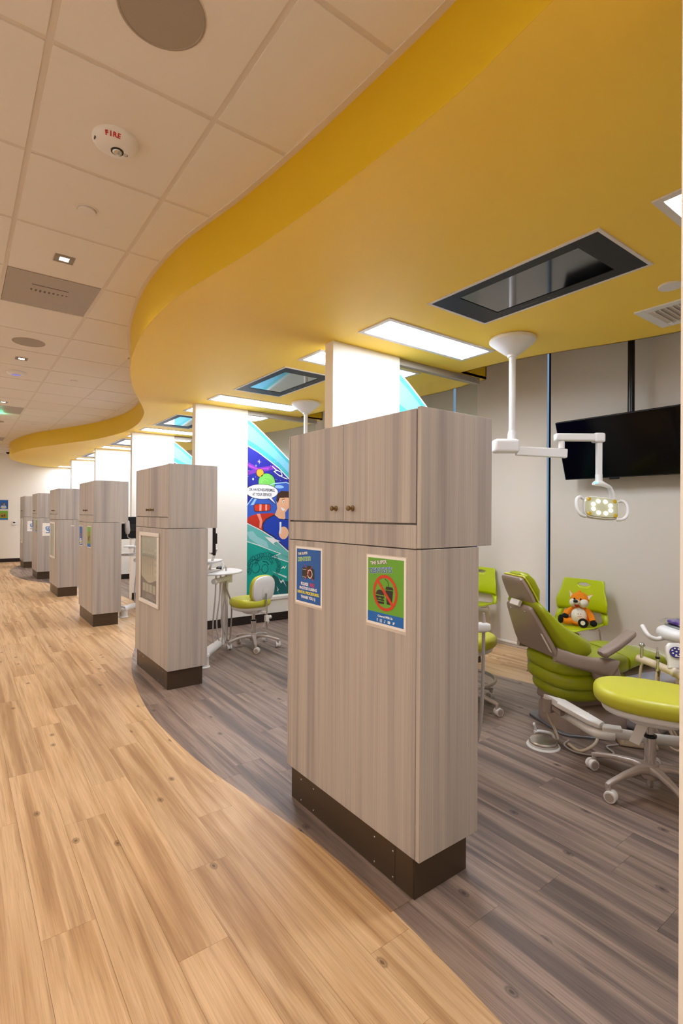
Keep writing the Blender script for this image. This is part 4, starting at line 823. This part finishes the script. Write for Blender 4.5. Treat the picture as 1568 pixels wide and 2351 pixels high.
# ================================================================ OPERATOR STOOLS
def stool(loc, rz, label, legs_rot, seat, back=None, ring=False, seat_dim=(.24, .19), hgt=.43, mm=M_GREENS, leg_r=.29):
    t = thing('rolling_stool', label, 'stool', (loc[0], loc[1], 0), 0, 'rolling dental stools'); 
    MB().lathe((0, 0, 0), [(.034, .065), (.04, .075), (.042, .125), (.038, .14), (.028, .145)], 24).build('hub', M_SILV, t)
    MB().cyl((0, 0, .02), (0, 0, .07), .016).build('lower_tube', M_CHROME, t)
    for k in range(5):
        a = legs_rot+2*math.pi*k/5; c, s_ = math.cos(a), math.sin(a); u = (-s_, c, 0)
        L = leg_r
        lg = MB().loft([((c*.02, s_*.02, .110), u, (0, 0, 1), .030, .026, 3.5), ((c*.08, s_*.08, .118), u, (0, 0, 1), .021, .016, 3.5), ((c*L*.6, s_*L*.6, .108), u, (0, 0, 1), .016, .012, 3.5), ((c*(L-.02), s_*(L-.02), .085), u, (0, 0, 1), .013, .013, 3.5), ((c*(L+.004), s_*(L+.004), .078), u, (0, 0, 1), .010, .010, 3.5)], 16)
        lg.cyl((c*(L-.008), s_*(L-.008), .085), (c*(L-.008), s_*(L-.008), .05), .0125, n=14)
        leg = lg.build('leg', M_SILV, t)
        ca = a+1.1+.9*k; cx, cy = c*(L-.008), s_*(L-.008); q = Matrix.Translation((cx, cy, .0285)) @ Matrix.Rotation(ca, 4, 'Z') @ Matrix.Translation((.012, 0, 0))
        MB().lathe((0, 0, 0), [(.018, -.024), (.027, -.023), (.0285, -.019), (.0285, -.006), (.024, -.004), (.024, .004), (.0285, .006), (.0285, .019), (.027, .023), (.018, .024), (.001, .0245)], 24, 'y').xform(q).build('caster', M_WHITE, leg)
        MB().lathe((0, 0, 0), [(.0205, -.0255), (.0205, .0255)], 20, 'y').xform(q).build('caster_cap', M_SILV, leg)
    MB().cyl((0, 0, .13), (0, 0, .28), .0275, n=24).build('gas_cylinder', M_CHROME, t)
    MB().lathe((0, 0, 0), [(.029, .272), (.0305, .276), (.0305, .284), (.02, .288)], 24).build('cylinder_collar', M_BLACK, t)
    MB().cyl((0, 0, .27), (0, 0, hgt-.07), .017, n=20).build('inner_post', M_CHROME, t)
    sx, sy, rot, tilt = seat; rx, ry = seat_dim
    MB().slab((sx, sy), rx*.87, ry*.85, hgt-.035, hgt+.012, 2.7, .02, rot, 36, tilt).build('seat_pan', M_WHITE, t)
    MB().slab((sx*.5, sy*.5), rx*.42, ry*.5, hgt-.075, hgt-.02, 3, .015, rot, 30, tilt*.6).build('seat_mechanism', M_WHITE, t)
    MB().slab((sx, sy), rx, ry, hgt, hgt+.088, 2.5, .038, rot, 48, tilt).build('seat_cushion', mm, t)
    MB().cyl((sx*.3+.05*math.cos(rot), sy*.3+.05*math.sin(rot), hgt-.05), (sx*.3+.2*math.cos(rot+.6), sy*.3+.2*math.sin(rot+.6), hgt-.065), .006, n=10).build('lever', M_WHITE, t)
    if ring:
        b = MB(); b.tube([(.235*math.cos(2*math.pi*k/36), .235*math.sin(2*math.pi*k/36), .205) for k in range(37)], .012, 10); b.build('foot_ring', M_SILV, t)
        for k in range(3): MB().box(.03, .225, -.014, .014, .20, .212).xform(Matrix.Rotation(.3+2*math.pi*k/3, 4, 'Z')).build('ring_spoke', M_SILV, t)
    if back:
        bx, by, bz, ba, bw, bh = back   # centre, facing angle (direction the back cushion faces), half width, half height
        n = Vector((math.cos(ba), math.sin(ba), .12)).normalized(); u = Vector((-math.sin(ba), math.cos(ba), 0)); v = n.cross(u); C0 = Vector((bx, by, bz))
        MB().loft([(C0+n*d, u, v, bw*k, bh*k, 2.7) for d, k in ((-.002, .9), (.004, .99), (.025, 1.0), (.045, .95), (.056, .75))], 40).build('back_cushion', mm, t)
        bs = MB().loft([(C0+n*d, u, v, bw*k, bh*k, 2.7) for d, k in ((-.030, .55), (-.026, .80), (-.014, .93), (.004, .955))], 40).build('back_shell', M_WHITE, t)
        bp = C0-n*.032-v*bh*.25
        MB().loft([(bp+n*d, u, v, .042*k, .055*k, 5) for d, k in ((-.004, .9), (0, 1), (.01, 1))], 24).build('bracket_cover', M_WHITE2, bs)
        low = Vector((bp.x, bp.y, hgt-.06))-Vector((n.x, n.y, 0))*.02
        MB().loft([(Vector((bp.x, bp.y, bp.z))-n*.01, u, n, .011, .005, 4), (low, u, n, .011, .005, 4), (low-Vector((0, 0, .16)), u, n, .011, .005, 4)], 12).build('back_bar', M_CHROME, t)
        MB().box(-.022, .022, -.016, .016, -.03, .03).xform(Matrix.Translation(low+Vector((0, 0, -.05))) @ Matrix.Rotation(ba+math.pi/2, 4, 'Z')).build('bar_clamp', M_WHITE, t, bevel=.004)
        MB().cyl(low+Vector((0, 0, -.045))-u*.01, low+Vector((0, 0, -.045))-u*.05, .009, n=12).lathe(low+Vector((0, 0, -.045))-u*.05, [(.018, -.01), (.02, 0), (.018, .01)], 14, 'x').build('clamp_knob', M_WHITE, t)
        MB().box(-.001, .001, -.02, .02, -.11, -.02).xform(Matrix.Translation(low+Vector((0, 0, -.05))-u*.035) @ Matrix.Rotation(ba-.6, 4, 'Z') @ Matrix.Rotation(.5, 4, 'X')).build('paper_tag', M_PAPER, t)
        MB().loft([((0, 0, hgt-.05), u, (0, 0, 1), .03, .012, 4), ((low.x, low.y, hgt-.055), u, (0, 0, 1), .02, .012, 4)], 12).build('back_arm', M_WHITE, t)
    return t
s1 = stool((2.84, 1.165), 0, 'lime green rolling stool nearest the camera, cut off by the right photo edge', math.radians(92), (.00, -.03, math.radians(-60), -.04), seat_dim=(.29, .21))
tg = MB().box(-.001, .001, -.024, .024, -.12, 0).xform(Matrix.Translation((-.052, .01, .355)) @ Matrix.Rotation(.5, 4, 'Z') @ Matrix.Rotation(.35, 4, 'X')).build('paper_tag', M_PAPER, s1)
s2 = stool((2.50, 4.885), 0, 'lime green rolling stool with a white-backed rest before the comic mural', math.radians(248), (-.03, .02, .1, 0), (.045, -.13, .615, math.radians(108), .165, .145), seat_dim=(.21, .19), hgt=.43, leg_r=.27)
s3 = stool((2.98, 2.505), 0, 'lime green assistant stool with a foot ring half hidden behind the nearest cabinet', math.radians(-72-10), (0, 0, 0, 0), (.00, .20, .79, math.radians(-60), .20, .06), True, (.25, .22), .435)
# ================================================================ GREEN SIDE CHAIRS
def side_chair(loc, label):
    t = thing('side_chair', label, 'chair', (loc[0], loc[1], 0), 0, 'lime green plastic side chairs by the windows')   # faces -x
    X = lambda z: .30+.035*(z-.63)/.18 if z > .60 else .294+.10*(.60-z)
    HW = [(.53, .232), (.57, .237), (.62, .238), (.66, .226), (.72, .205), (.79, .192), (.812, .182)]
    hw = lambda z: interp(HW, z)
    P3 = lambda y, z: (X(z)-.020*(y/.2)**2, y, z)
    per = [(-.182+.364*k/12, .812) for k in range(12)]+[(hw(.812-.282*k/12), .812-.282*k/12) for k in range(12)]+[(.232-.464*k/12, .53) for k in range(12)]+[(-hw(.53+.282*k/12), .53+.282*k/12) for k in range(12)]
    b = MB(); n = len(per); T = (0, .12, .3, .5, .7, .86, 1); W = 13
    for t_ in T:
        for y, z in per:
            a = math.atan2((z-.765)*2.2, y); iy, iz = .055*math.cos(a), .765+.016*math.sin(a); b.v.append(P3(iy+(y-iy)*t_, iz+(z-iz)*t_))
    b.f = [(i*n+k, i*n+(k+1) % n, (i+1)*n+(k+1) % n, (i+1)*n+k) for i in range(len(T)-1) for k in range(n)]; b.mi = [0]*len(b.f)
    # side struts down to the seat
    for s in (-1, 1): b.add([(.287, s*.233, .53), (.297, s*.17, .53), (.285, s*.19, .47), (.26, s*.195, .435), (.255, s*.245, .435), (.275, s*.243, .47)], [(0, 1, 2, 5), (5, 2, 3, 4)])
    b.build('backrest', M_GREENP, t, ang=50, solid=.009)
    b = MB(); rowsS = [(.27, .215, .432), (.2, .232, .428), (.05, .235, .424), (-.10, .232, .430), (-.155, .222, .428), (-.175, .20, .415)]; pts = []
    for x, hw, z in rowsS:
        for j in range(W):
            y = -hw+2*hw*j/(W-1); pts.append((x, y, z+.012*(abs(y)/hw)**3))
    b.add(pts, [(i*W+j, i*W+j+1, (i+1)*W+j+1, (i+1)*W+j) for i in range(len(rowsS)-1) for j in range(W-1)]); b.build('seat', M_GREENP, t, ang=60, solid=.010)
    for s in (-1, 1): MB().tube([(-.13, s*.17, .405), (-.15, s*.215, .405), (-.165, s*.228, .38), (-.19, s*.235, .03), (-.17, s*.236, .010), (.20, s*.238, .010), (.215, s*.236, .03), (.17, s*.222, .385), (.14, s*.20, .405), (.10, s*.17, .405)], .0085, 10, 5).build('sled_leg', M_CHROME, t)
    return t
c1 = side_chair((4.30, 2.465), 'bright lime plastic chair by the shades with the fox toy on it')
dup(c1, (4.40, 3.70, 0), 'bright lime plastic chair half hidden behind the right side of the nearest cabinet')
dup(c1, (4.40, 4.55, 0), 'lime plastic chair in the second bay hidden by the nearest cabinet')
# ================================================================ FOX TOY (faces -x)
fx = thing('fox_toy', 'orange and white plush fox sitting on the lime chair', 'plush toy', (4.37, 2.375, .437), math.radians(18)); fx.scale = (1.06, 1.06, 1.06)
MB().loft([((.03, 0, .0), (1, 0, 0), (0, 1, 0), .045, .05, 2), ((.03, 0, .02), (1, 0, 0), (0, 1, 0), .072, .075, 2), ((.035, 0, .08), (1, 0, 0), (0, 1, 0), .070, .072, 2), ((.04, 0, .13), (1, 0, 0), (0, 1, 0), .052, .056, 2), ((.045, 0, .155), (1, 0, 0), (0, 1, 0), .03, .035, 2)], 24).build('body', M_ORANGE, fx)
MB().ball((-.0, 0, .075), .052, .062, .070).build('belly', M_FOXW, fx)
MB().ball((.03, 0, .205), .062, .074, .065).build('head', M_ORANGE, fx)
MB().ball((-.0, -.035, .185), .045, .038, .038).ball((0, .035, .185), .045, .038, .038).build('cheeks', M_FOXW, fx)
MB().ball((-.045, .01, .195), .030, .028, .022).build('snout', M_FOXW, fx)
MB().ball((-.070, .012, .206), .012, .019, .013).build('nose', M_BLACK, fx)
MB().ball((-.052, .01, .168), .012, .014, .009).build('mouth', M_RED, fx)
MB().ball((.03, 0, .270), .012, .010, .012).ball((.035, .006, .275), .010, .008, .010).build('hair_tuft', M_ORANGE, fx)
for s in (-1, 1):
    MB().ball((-.032, s*.024+.005, .220), .006, .007, .009, 12, 8).build('eye', M_BLACK, fx)
    e = (1 if s < 0 else 0)
    MB().add([(.03, s*.040, .240), (.02, s*.068, .205), (.045, s*.070, .22), (.03, s*(.105 if s < 0 else .078), .262 if s < 0 else .285)], [(0, 1, 2), (0, 1, 3), (1, 2, 3), (2, 0, 3)]).build('ear', M_ORANGE, fx, ang=0, bevel=.002)
    MB().add([(.022, s*.044, .237), (.014, s*.067, .208), (.024, s*.066, .215), (.024, s*(.101 if s < 0 else .077), .258 if s < 0 else .280)], [(0, 1, 3), (1, 2, 3), (2, 0, 3), (0, 2, 1)]).build('inner_ear', M_FOXW, fx, ang=0)
    MB().tube([(.035, s*.050, .125), (.02, s*.085, .085), (.0, s*.105, .045)] if s < 0 else [(.035, s*.050, .125), (.0, s*.085, .105), (-.02, s*.095, .08)], [.024, .027, .024], 14, 4).build('arm', M_ORANGE, fx)
    MB().ball((-.008, s*.112, .028) if s < 0 else (-.03, s*.10, .070), .028, .027, .024).build('paw', M_FOXB, fx)
MB().loft([((.0, -.040, .03), (0, 1, 0), (0, 0, 1), .03, .028, 2), ((-.05, -.045, .032), (0, 1, 0), (0, 0, 1), .034, .032, 2), ((-.085, -.048, .037), (0, 1, 0), (0, 0, 1), .040, .038, 2)], 20).build('leg', M_ORANGE, fx)
MB().loft([((-.083, -.048, .037), (0, 1, 0), (0, 0, 1), .040, .038, 2), ((-.096, -.048, .038), (0, 1, 0), (0, 0, 1), .036, .034, 2)], 24).build('foot_pad', M_FOXB, fx)
MB().loft([((-.096, -.048, .040), (0, 1, 0), (0, 0, 1), .018, .018, 2), ((-.098, -.048, .040), (0, 1, 0), (0, 0, 1), .018, .018, 2)], 24).build('foot_badge', M_FOXW, fx)
MB().loft([((.0, .045, .03), (1, 0, 0), (0, 0, 1), .035, .028, 2), ((-.03, .085, .03), (1, .6, 0), (0, 0, 1), .032, .028, 2), ((-.045, .115, .035), (1, .6, 0), (0, 0, 1), .028, .028, 2)], 18).build('leg', M_ORANGE, fx)
MB().ball((-.050, .130, .045), .028, .022, .036).build('foot', M_FOXB, fx)
MB().tube([(.05, .06, .03), (.03, .115, .07), (.02, .105, .115)], [.014, .016, .010], 12, 4).build('tail', M_ORANGE, fx)
P = Plane(Vector((-.0555, -.005, .09)), (0, -1, 0), (.05, 0, 1)); P.poly('chest_print', [ell(.0, .012, .004, .004, 8), ell(.018, .012, .004, .004, 8)]+line([(-.004, -.008), (.026, -.008)], .003), flat(190, 60, 50), fx, 1)
# ================================================================ DELIVERY UNIT beside the chair
du = thing('delivery_unit', 'white dental delivery unit with instrument rail at the right photo edge', 'dental unit', (2.90, 1.76, 0))
def D(x, y, z): return (x-2.90, y-1.76, z)
MB().loft([(D(2.955, 1.80, .255), (.04, .10, 0), (0, 0, 1), .045, .022, 4), (D(2.93, 1.70, .262), (1, 0, 0), (0, 0, 1), .045, .020, 5), (D(2.90, 1.50, .232), (1, 0, 0), (0, 0, 1), .040, .018, 5), (D(2.90, 1.44, .225), (1, 0, 0), (0, 0, 1), .03, .016, 3)], 20).build('upper_arm', M_WHITE2, du, ang=30)
MB().loft([(D(2.955, 1.80, .215), (.04, .10, 0), (0, 0, 1), .045, .016, 4), (D(2.92, 1.68, .215), (1, 0, 0), (0, 0, 1), .035, .016, 5)], 20).build('arm_bracket', M_TAUPE, du, ang=30)
MB().tube([D(3.02, 1.80, .19), D(2.93, 1.62, .19), D(2.88, 1.46, .18), D(2.92, 1.38, .18)], .026, 14, 4).build('lower_arm', M_WHITE2, du)
MB().cyl(D(2.955, 1.80, .18), D(2.955, 1.80, .262), .032).build('arm_pivot', M_TAUPE, du)
MB().box(-.05, .05, -.03, .03, -.018, .014).xform(Matrix.Translation(D(2.93, 1.40, .212)) @ Matrix.Rotation(-1.0, 4, 'Z')).build('joint_block', M_WHITE2, du, bevel=.006)
MB().tube([D(2.91, 1.42, .195), D(3.02, 1.25, .19), D(3.20, 1.00, .195), D(3.32, .86, .20)], .028, 16, 4).build('cross_tube', M_WHITE2, du)
MB().cyl(D(3.36, .84, .02), D(3.36, .84, .62), .03).build('upright', M_WHITE2, du)
MB().cyl(D(3.36, .84, .60), D(3.47, 1.14, .66), .026).build('head_arm', M_WHITE2, du)
MB().slab((.585, -.61), .235, .15, .675, .745, 3.2, .032, math.radians(-32), 40).build('tray_housing', M_WHITE, du)
MB().tube([D(3.34, 1.29, .685), D(3.275, 1.315, .68), D(3.245, 1.345, .70), D(3.275, 1.39, .745)], .013, 12, 5).build('tray_handle', M_WHITE, du)
RL = [D(3.124, 1.351, .587), D(3.12, 1.27, .575), D(3.112, 1.19, .562), D(3.105, 1.115, .547), D(3.09, 1.0, .53)]
MB().tube(RL, .021, 18, 4).build('instrument_rail', M_TAN if False else mat('ivory_plastic', sr(222, 208, 186), .35), du)
for k, f_ in enumerate((.55, .70, .85)):
    a = Vector(RL[2])*(1-f_)+Vector(RL[3])*f_; d_ = (Vector(RL[3])-Vector(RL[2])).normalized(); MB().cyl(a-d_*.014, a+d_*.014, .025, n=20).build('rail_knob', MATS['ivory_plastic'], du)
rr, uu_ = Vector((.8, -.6, 0)), Vector((.2, .27, .94)); nn = rr.cross(uu_)
MB().loft([(Vector(D(3.118, 1.165, .575)), rr, nn, .030, .014, 3.5), (Vector(D(3.13, 1.165, .60)), rr, nn, .034, .014, 3), (Vector(D(3.145, 1.168, .645)), rr, nn, .047, .015, 3), (Vector(D(3.155, 1.175, .685)), rr, nn, .045, .014, 3), (Vector(D(3.16, 1.18, .70)), rr, nn, .03, .010, 3)], 24).build('keypad_pod', M_WHITE, du)
kp = Plane(Vector(D(3.147, 1.168, .652))+nn*.0135, rr, uu_)
kpd = kp.poly('keypad', [ell(0, 0, .037, .030, 30)], flat(58, 54, 130), du, 1, .003)
kp.poly('keypad_buttons', [ell(.023*math.cos(a), .004+.018*math.sin(a), .0055, .004, 12) for a in [k*.9 for k in range(7)]]+[ell(0, .004, .0055, .004, 12), [(-.014, -.021), (.014, -.024), (.014, -.020), (-.014, -.017)]], P_W, kpd, 9)
def handpiece(name, x, y, z, dz, m1, r, kink):
    h = MB().tube([D(x, y, z-dz), D(x-.002, y-.002, z), D(x-.004*kink, y-.004*kink, z+.065)], [r*.8, r, r*.7], 14, 3).build(name, m1, du); return h
handpiece('handpiece', 3.115, 1.325, .60, .045, M_STEEL, .011, 1); MB().ball(D(3.111, 1.321, .668), .016, .016, .013).build('handpiece_head', M_STEEL, du)
handpiece('handpiece', 3.100, 1.235, .585, .05, M_STEEL, .010, 0); MB().cyl(D(3.100, 1.235, .612), D(3.100, 1.235, .624), .0118).build('black_band', M_BLACK, du); MB().cyl(D(3.1, 1.235, .515), D(3.1, 1.235, .545), .0095).build('brass_coupling', M_BRASS, du); MB().cyl(D(3.1, 1.235, .645), D(3.1, 1.235, .675), .006, .003).build('handpiece_tip', M_CHROME, du)
for x, y, mm in ((3.115, 1.325, M_HOSEB), (3.10, 1.235, M_HOSEB), (3.14, 1.24, M_HOSEB), (3.12, 1.14, M_HOSEB)):
    MB().tube([D(x, y, .56), D(x-.01, y, .42), D(x+.02, y-.06, .22), D(x+.08, y-.14, .10), D(x+.15, y-.20, .14), D(3.34, .90, .30)], .0075, 8, 6).build('hose', mm, du)
MB().box(.10, .42, .06, .30, .03, .36).xform(Matrix.Translation((.45, -.45, 0))).build('utility_box', mat('pale_grey_box', sr(176, 172, 178), .4), du, bevel=.03, seg=4)
# tray and bagged kit lying on the unit
RK = Matrix.Translation((3.49, 1.15, .746)) @ Matrix.Rotation(math.radians(-32), 4, 'Z')
tr = thing('instrument_tray', 'thin steel tray on the white delivery unit', 'tray', (3.49, 1.15, .746), math.radians(-32))
MB().slab((.02, .01), .19, .125, .001, .010, 5, .004).build('tray_body', M_STEEL, tr)
kit = thing('instrument_kit', 'purple instrument kit in crinkled clear wrap with a pale blue card', 'instrument pack', (3.49, 1.15, .757), math.radians(-32))
MB().slab((.02, .015), .17, .11, .001, .020, 6, .006).build('purple_pack', mat('purple_plastic', sr(104, 68, 160), .25, coat=.4), kit)
MB().add([(.00, -.05, .0215), (.12, -.06, .0215), (.15, .01, .0225), (.06, .04, .0225), (.00, -.05, .0235), (.12, -.06, .0235), (.15, .01, .0245), (.06, .04, .0245)], [(0, 3, 2, 1), (4, 5, 6, 7), (0, 1, 5, 4), (1, 2, 6, 5), (2, 3, 7, 6), (3, 0, 4, 7)]).build('blue_card', flat(140, 200, 226), kit, ang=0)
rw = random.Random(2); b = MB(); W, H = 14, 10
for j in range(H):
    for i in range(W):
        u, v = i/(W-1), j/(H-1); e = min(u, 1-u, v, 1-v)*8; b.v.append((-.18+.40*u, -.12+.27*v, .004+min(e, 1)*.022+rw.uniform(0, .010)))
b.f = [(j*W+i, j*W+i+1, (j+1)*W+i+1, (j+1)*W+i) for j in range(H-1) for i in range(W-1)]; b.mi = [0]*len(b.f); b.build('clear_wrap', M_GLASS, kit, ang=0)
# ================================================================ FLOOR CONTROLS
pd = thing('foot_pedal', 'round steel foot pedal on the floor at the base of the dental chair', 'foot pedal', (2.862, 1.775, 0))
MB().loft([((0, 0, .001), (1, 0, 0), (0, 1, 0), .098, .098, 2), ((0, 0, .008), (1, 0, 0), (0, 1, 0), .094, .094, 2)], 36).build('base', M_WHITE2, pd)
MB().lathe((0, 0, 0), [(.08, .008), (.082, .012), (.082, .028), (.076, .036), (.001, .046)], 48).build('disc', mat('spun_steel', sr(206, 200, 190), .32, metal=1), pd)
MB().tube([(.085, -.02, .014), (.085, -.005, .05), (.04, .045, .062), (.0, .06, .062)], .010, 10, 4).build('bracket', M_WHITE, pd)
MB().cyl((.015, .055, .055), (.0, .06, .105), .007, n=10).ball((-.003, .061, .11), .009, .008, .012, 10, 8).build('toggle', M_WHITE, pd)
for k in (0, 1): MB().tube([(.09+.006*k, -.01, .02), (.13, -.02, .012), (.15+.01*k, .02, .06), (.13, .05, .14), (.11, .05, .20)], .006, 8, 6).build('hose', M_HOSEB, pd)
ct = thing('foot_control', 'tan floor control with blue, green and red buttons beside the stool', 'foot control', (3.335, 1.445, 0), math.radians(-52))
MB().add([(-.11, -.06, .001), (.11, -.07, .001), (.11, .07, .001), (-.11, .06, .001), (-.09, -.045, .065), (.10, -.05, .04), (.10, .05, .04), (-.09, .045, .065)], [(0, 3, 2, 1), (4, 5, 6, 7), (0, 1, 5, 4), (1, 2, 6, 5), (2, 3, 7, 6), (3, 0, 4, 7)]).build('housing', M_TAN, ct, bevel=.016, seg=4)
for x, y, c in ((-.07, .028, (30, 70, 170)), (-.03, .032, (20, 120, 60)), (-.062, -.026, (206, 70, 40))): MB().lathe((x, y, .060), [(.012, -.004), (.012, .008), (.009, .012), (.001, .013)], 16).build('button', flat(*c), ct)
MB().ball((.05, 0, .050), .022, .018, .016).build('joystick', M_BLACK, ct)
cb = MB().tube([(3.22, 1.50, .012), (3.14, 1.53, .01), (3.08, 1.46, .01), (2.98, 1.50, .01), (2.92, 1.60, .01), (2.95, 1.69, .012), (3.02, 1.70, .02)], .005, 8, 8).build('floor_cable', M_HOSE)
tag(cb, 'thin grey cable looping on the floor in front of the dental chair base', 'cable')
hs = MB().tube([(3.12, 1.64, .18), (3.06, 1.56, .15), (3.0, 1.52, .08), (2.94, 1.58, .018), (2.98, 1.68, .012)], .009, 8, 8).build('beige_hose', M_HOSEB)
tag(hs, 'beige hose looping down from the chair arm to the floor', 'hose')
# ================================================================ ASSISTANT UNITS in bays two and three
def post_unit(loc, label):
    t = thing('assistant_unit', label, 'dental unit', loc, 0, 'white assistant posts with hanging hoses')
    MB().lathe((0, 0, 0), [(.062, .001), (.062, .006), (.052, .012), (.050, .085), (.058, .10), (.055, .12), (.03, .135)], 28).build('floor_mount', M_WHITE, t)
    MB().loft([((-.02, -.03, .115), (.6, -.8, 0), (0, 0, 1), .045, .035, 3), ((.45, .56, .075), (.6, -.8, 0), (0, 0, 1), .04, .03, 3)], 20).build('floor_arm', M_WHITE, t)
    MB().box(.415, .475, .515, .57, .06, .71).build('post', M_WHITE2, t, bevel=.012, seg=3)
    MB().cyl((.22, .30, .725), (.47, .51, .725), .026, n=20).build('holder_bar', M_WHITE, t)
    MB().cyl((.485, .525, .675), (.485, .525, .785), .034, n=24).build('elbow', M_WHITE, t)
    for k, (f_, hgt) in enumerate(((.18, .775), (.48, .765), (.85, .825))):
        x, y = .22+.25*f_, .30+.21*f_; MB().cyl((x-.008, y-.012, .69), (x-.008, y-.012, hgt+.02), .011, .008, n=12).build('instrument', M_SILV, t)
        MB().tube([(x-.012, y-.015, .70), (x-.02, y-.02, .55), (x-.045-.01*k, y-.03, .30), (x-.03+.01*k, y-.02, .09+.02*k), (x+.03, y+.0, .05+.015*k), (x+.085-.01*k, y+.03, .16), (x+.08, y+.05, .45), (.40, .47, .68)], .008, 8, 7).build('hose', M_HOSE, t)
    MB().slab((.33, .53), .30, .27, .786, .804, 2, .008, .5, 48).build('round_top', M_WHITE, t)
    MB().tube([(.14, .30, .90), (.34, .46, .90), (.40, .51, .89), (.41, .52, .86), (.41, .52, .80)], .010, 10, 5).build('shelf_tube', M_WHITE, t)
    MB().slab((.24, .44), .18, .09, .912, .924, 3, .005, .75, 36).build('shelf', M_WHITE, t)
    MB().cyl((.27, .55, .80), (.24, .28, 1.05), .014, n=10).build('screen_arm', M_WHITE2, t)
    return t
def post_things(o, second):
    w = ('on the round white top in the second bay', 'on the assistant unit between the second and third cabinets')[second]
    mo = thing('computer_monitor', 'black computer monitor seen edge-on '+w, 'monitor', (o[0]+(.13 if second else .175), o[1]+(.09 if second else .19), 1.19 if second else 1.155), math.radians(20 if second else 68))
    MB().box(-.17, .17, -.014, .014, -.15, .15).build('case', M_BLACK, mo, bevel=.006); MB().box(-.16, .16, .0135, .0155, -.14, .14).build('screen', M_SCREEN, mo)
    MB().box(-.05, .05, -.03, -.012, -.05, .05).build('mount_block', M_BEZEL, mo, bevel=.006)
    MB().tube([(.10, .02, -.152), (.19, .03, -.150), (.215, .035, -.155)], .009, 8).build('clip', M_SILV, mo)
    kb = thing('keyboard', 'grey keyboard '+w, 'keyboard', (o[0]+.22, o[1]+.45, .805), math.radians(40)); MB().box(-.17, .17, -.06, .06, 0, .012).build('case', M_SILV, kb, bevel=.004)
    b = MB()
    for i in range(14):
        for j in range(5): b.box(-.162+.0235*i, -.142+.0235*i, -.052+.0215*j, -.034+.0215*j, .011, .017)
    b.build('keys', M_WHITE2, kb, ang=0, kind='stuff')
    ms = thing('computer_mouse', 'black mouse in clear wrap '+w, 'mouse', (o[0]+.43, o[1]+.63, .805), math.radians(20)); MB().ball((0, 0, .012), .052, .03, .022).build('body', M_BLACK, ms); MB().ball((.035, 0, .016), .05, .034, .022, 10, 6).build('plastic_wrap', M_GLASS, ms, ang=0)
pu = post_unit((1.80, 4.50, 0), 'white assistant post with grey hanging hoses right of the second cabinet'); post_things((1.80, 4.50), 0)
dup(pu, (1.795, 7.27, 0), 'white assistant post with looping hoses between the second and third cabinets'); post_things((1.795, 7.27), 1)
sc = thing('intraoral_scanner', 'grey handheld scanner hanging behind the upper right of the third cabinet', 'scanner', (1.815, 7.22, 1.21))
MB().loft([((0, 0, .085), (1, 0, 0), (0, 1, 0), .018, .015, 3), ((0, 0, .07), (1, 0, 0), (0, 1, 0), .032, .022, 3), ((.01, 0, -.05), (1, 0, 0), (0, 1, 0), .034, .024, 3), ((.01, 0, -.10), (1, 0, 0), (0, 1, 0), .02, .016, 3)], 20).build('body', M_SILV, sc)
MB().cyl((-.08, 0, .05), (.0, 0, .05), .014, n=12).build('bracket', M_SILV, sc)
MB().tube([(.01, 0, -.1), (.015, 0, -.14), (.06, .02, -.165), (.12, .06, -.165)], .006, 8, 4).build('cord', M_SILV, sc)
# near bay holder showing right of the nearest cabinet
hu = thing('instrument_holder', 'white instrument holder with hanging hoses just right of the nearest cabinet', 'instrument holder', (2.41, 1.83, 0))
MB().loft([((-.30, .20, .765), (.55, .83, 0), (0, 0, 1), .03, .028, 3), ((-.02, .016, .765), (.55, .83, 0), (0, 0, 1), .030, .028, 3), ((.0, .0, .765), (.55, .83, 0), (0, 0, 1), .02, .02, 3)], 20).build('arm', M_WHITE, hu)
MB().cyl((-.36, .24, .001), (-.36, .24, .80), .03).build('post', M_WHITE2, hu)
MB().lathe((-.36, .24, 0), [(.10, .001), (.10, .015), (.04, .03)], 28).build('foot', M_WHITE2, hu)
MB().cyl((-.365, .245, .765), (-.25, .17, .765), .028).build('arm_root', M_WHITE, hu)
for k, x in enumerate((-.028, -.062, -.11)):
    MB().loft([((x, -.66*x, .75), (1, 0, 0), (0, 1, 0), .010, .010, 2), ((x, -.66*x, .80), (1, 0, 0), (0, 1, 0), .013, .011, 2), ((x, -.66*x, .845), (1, 0, 0), (0, 1, 0), .007, .006, 2)], 14).build('suction_tip', M_SILV, hu)
    MB().tube([(x, -.66*x, .75), (x-.005, -.66*x, .5), (x-.025, -.66*x, .22), (x-.07, -.66*x+.02, .07), (x-.14, -.66*x+.05, .05), (x-.2, -.66*x+.08, .2), (-.35, .23, .5)], .0095, 10, 7).build('hose', M_HOSE, hu)
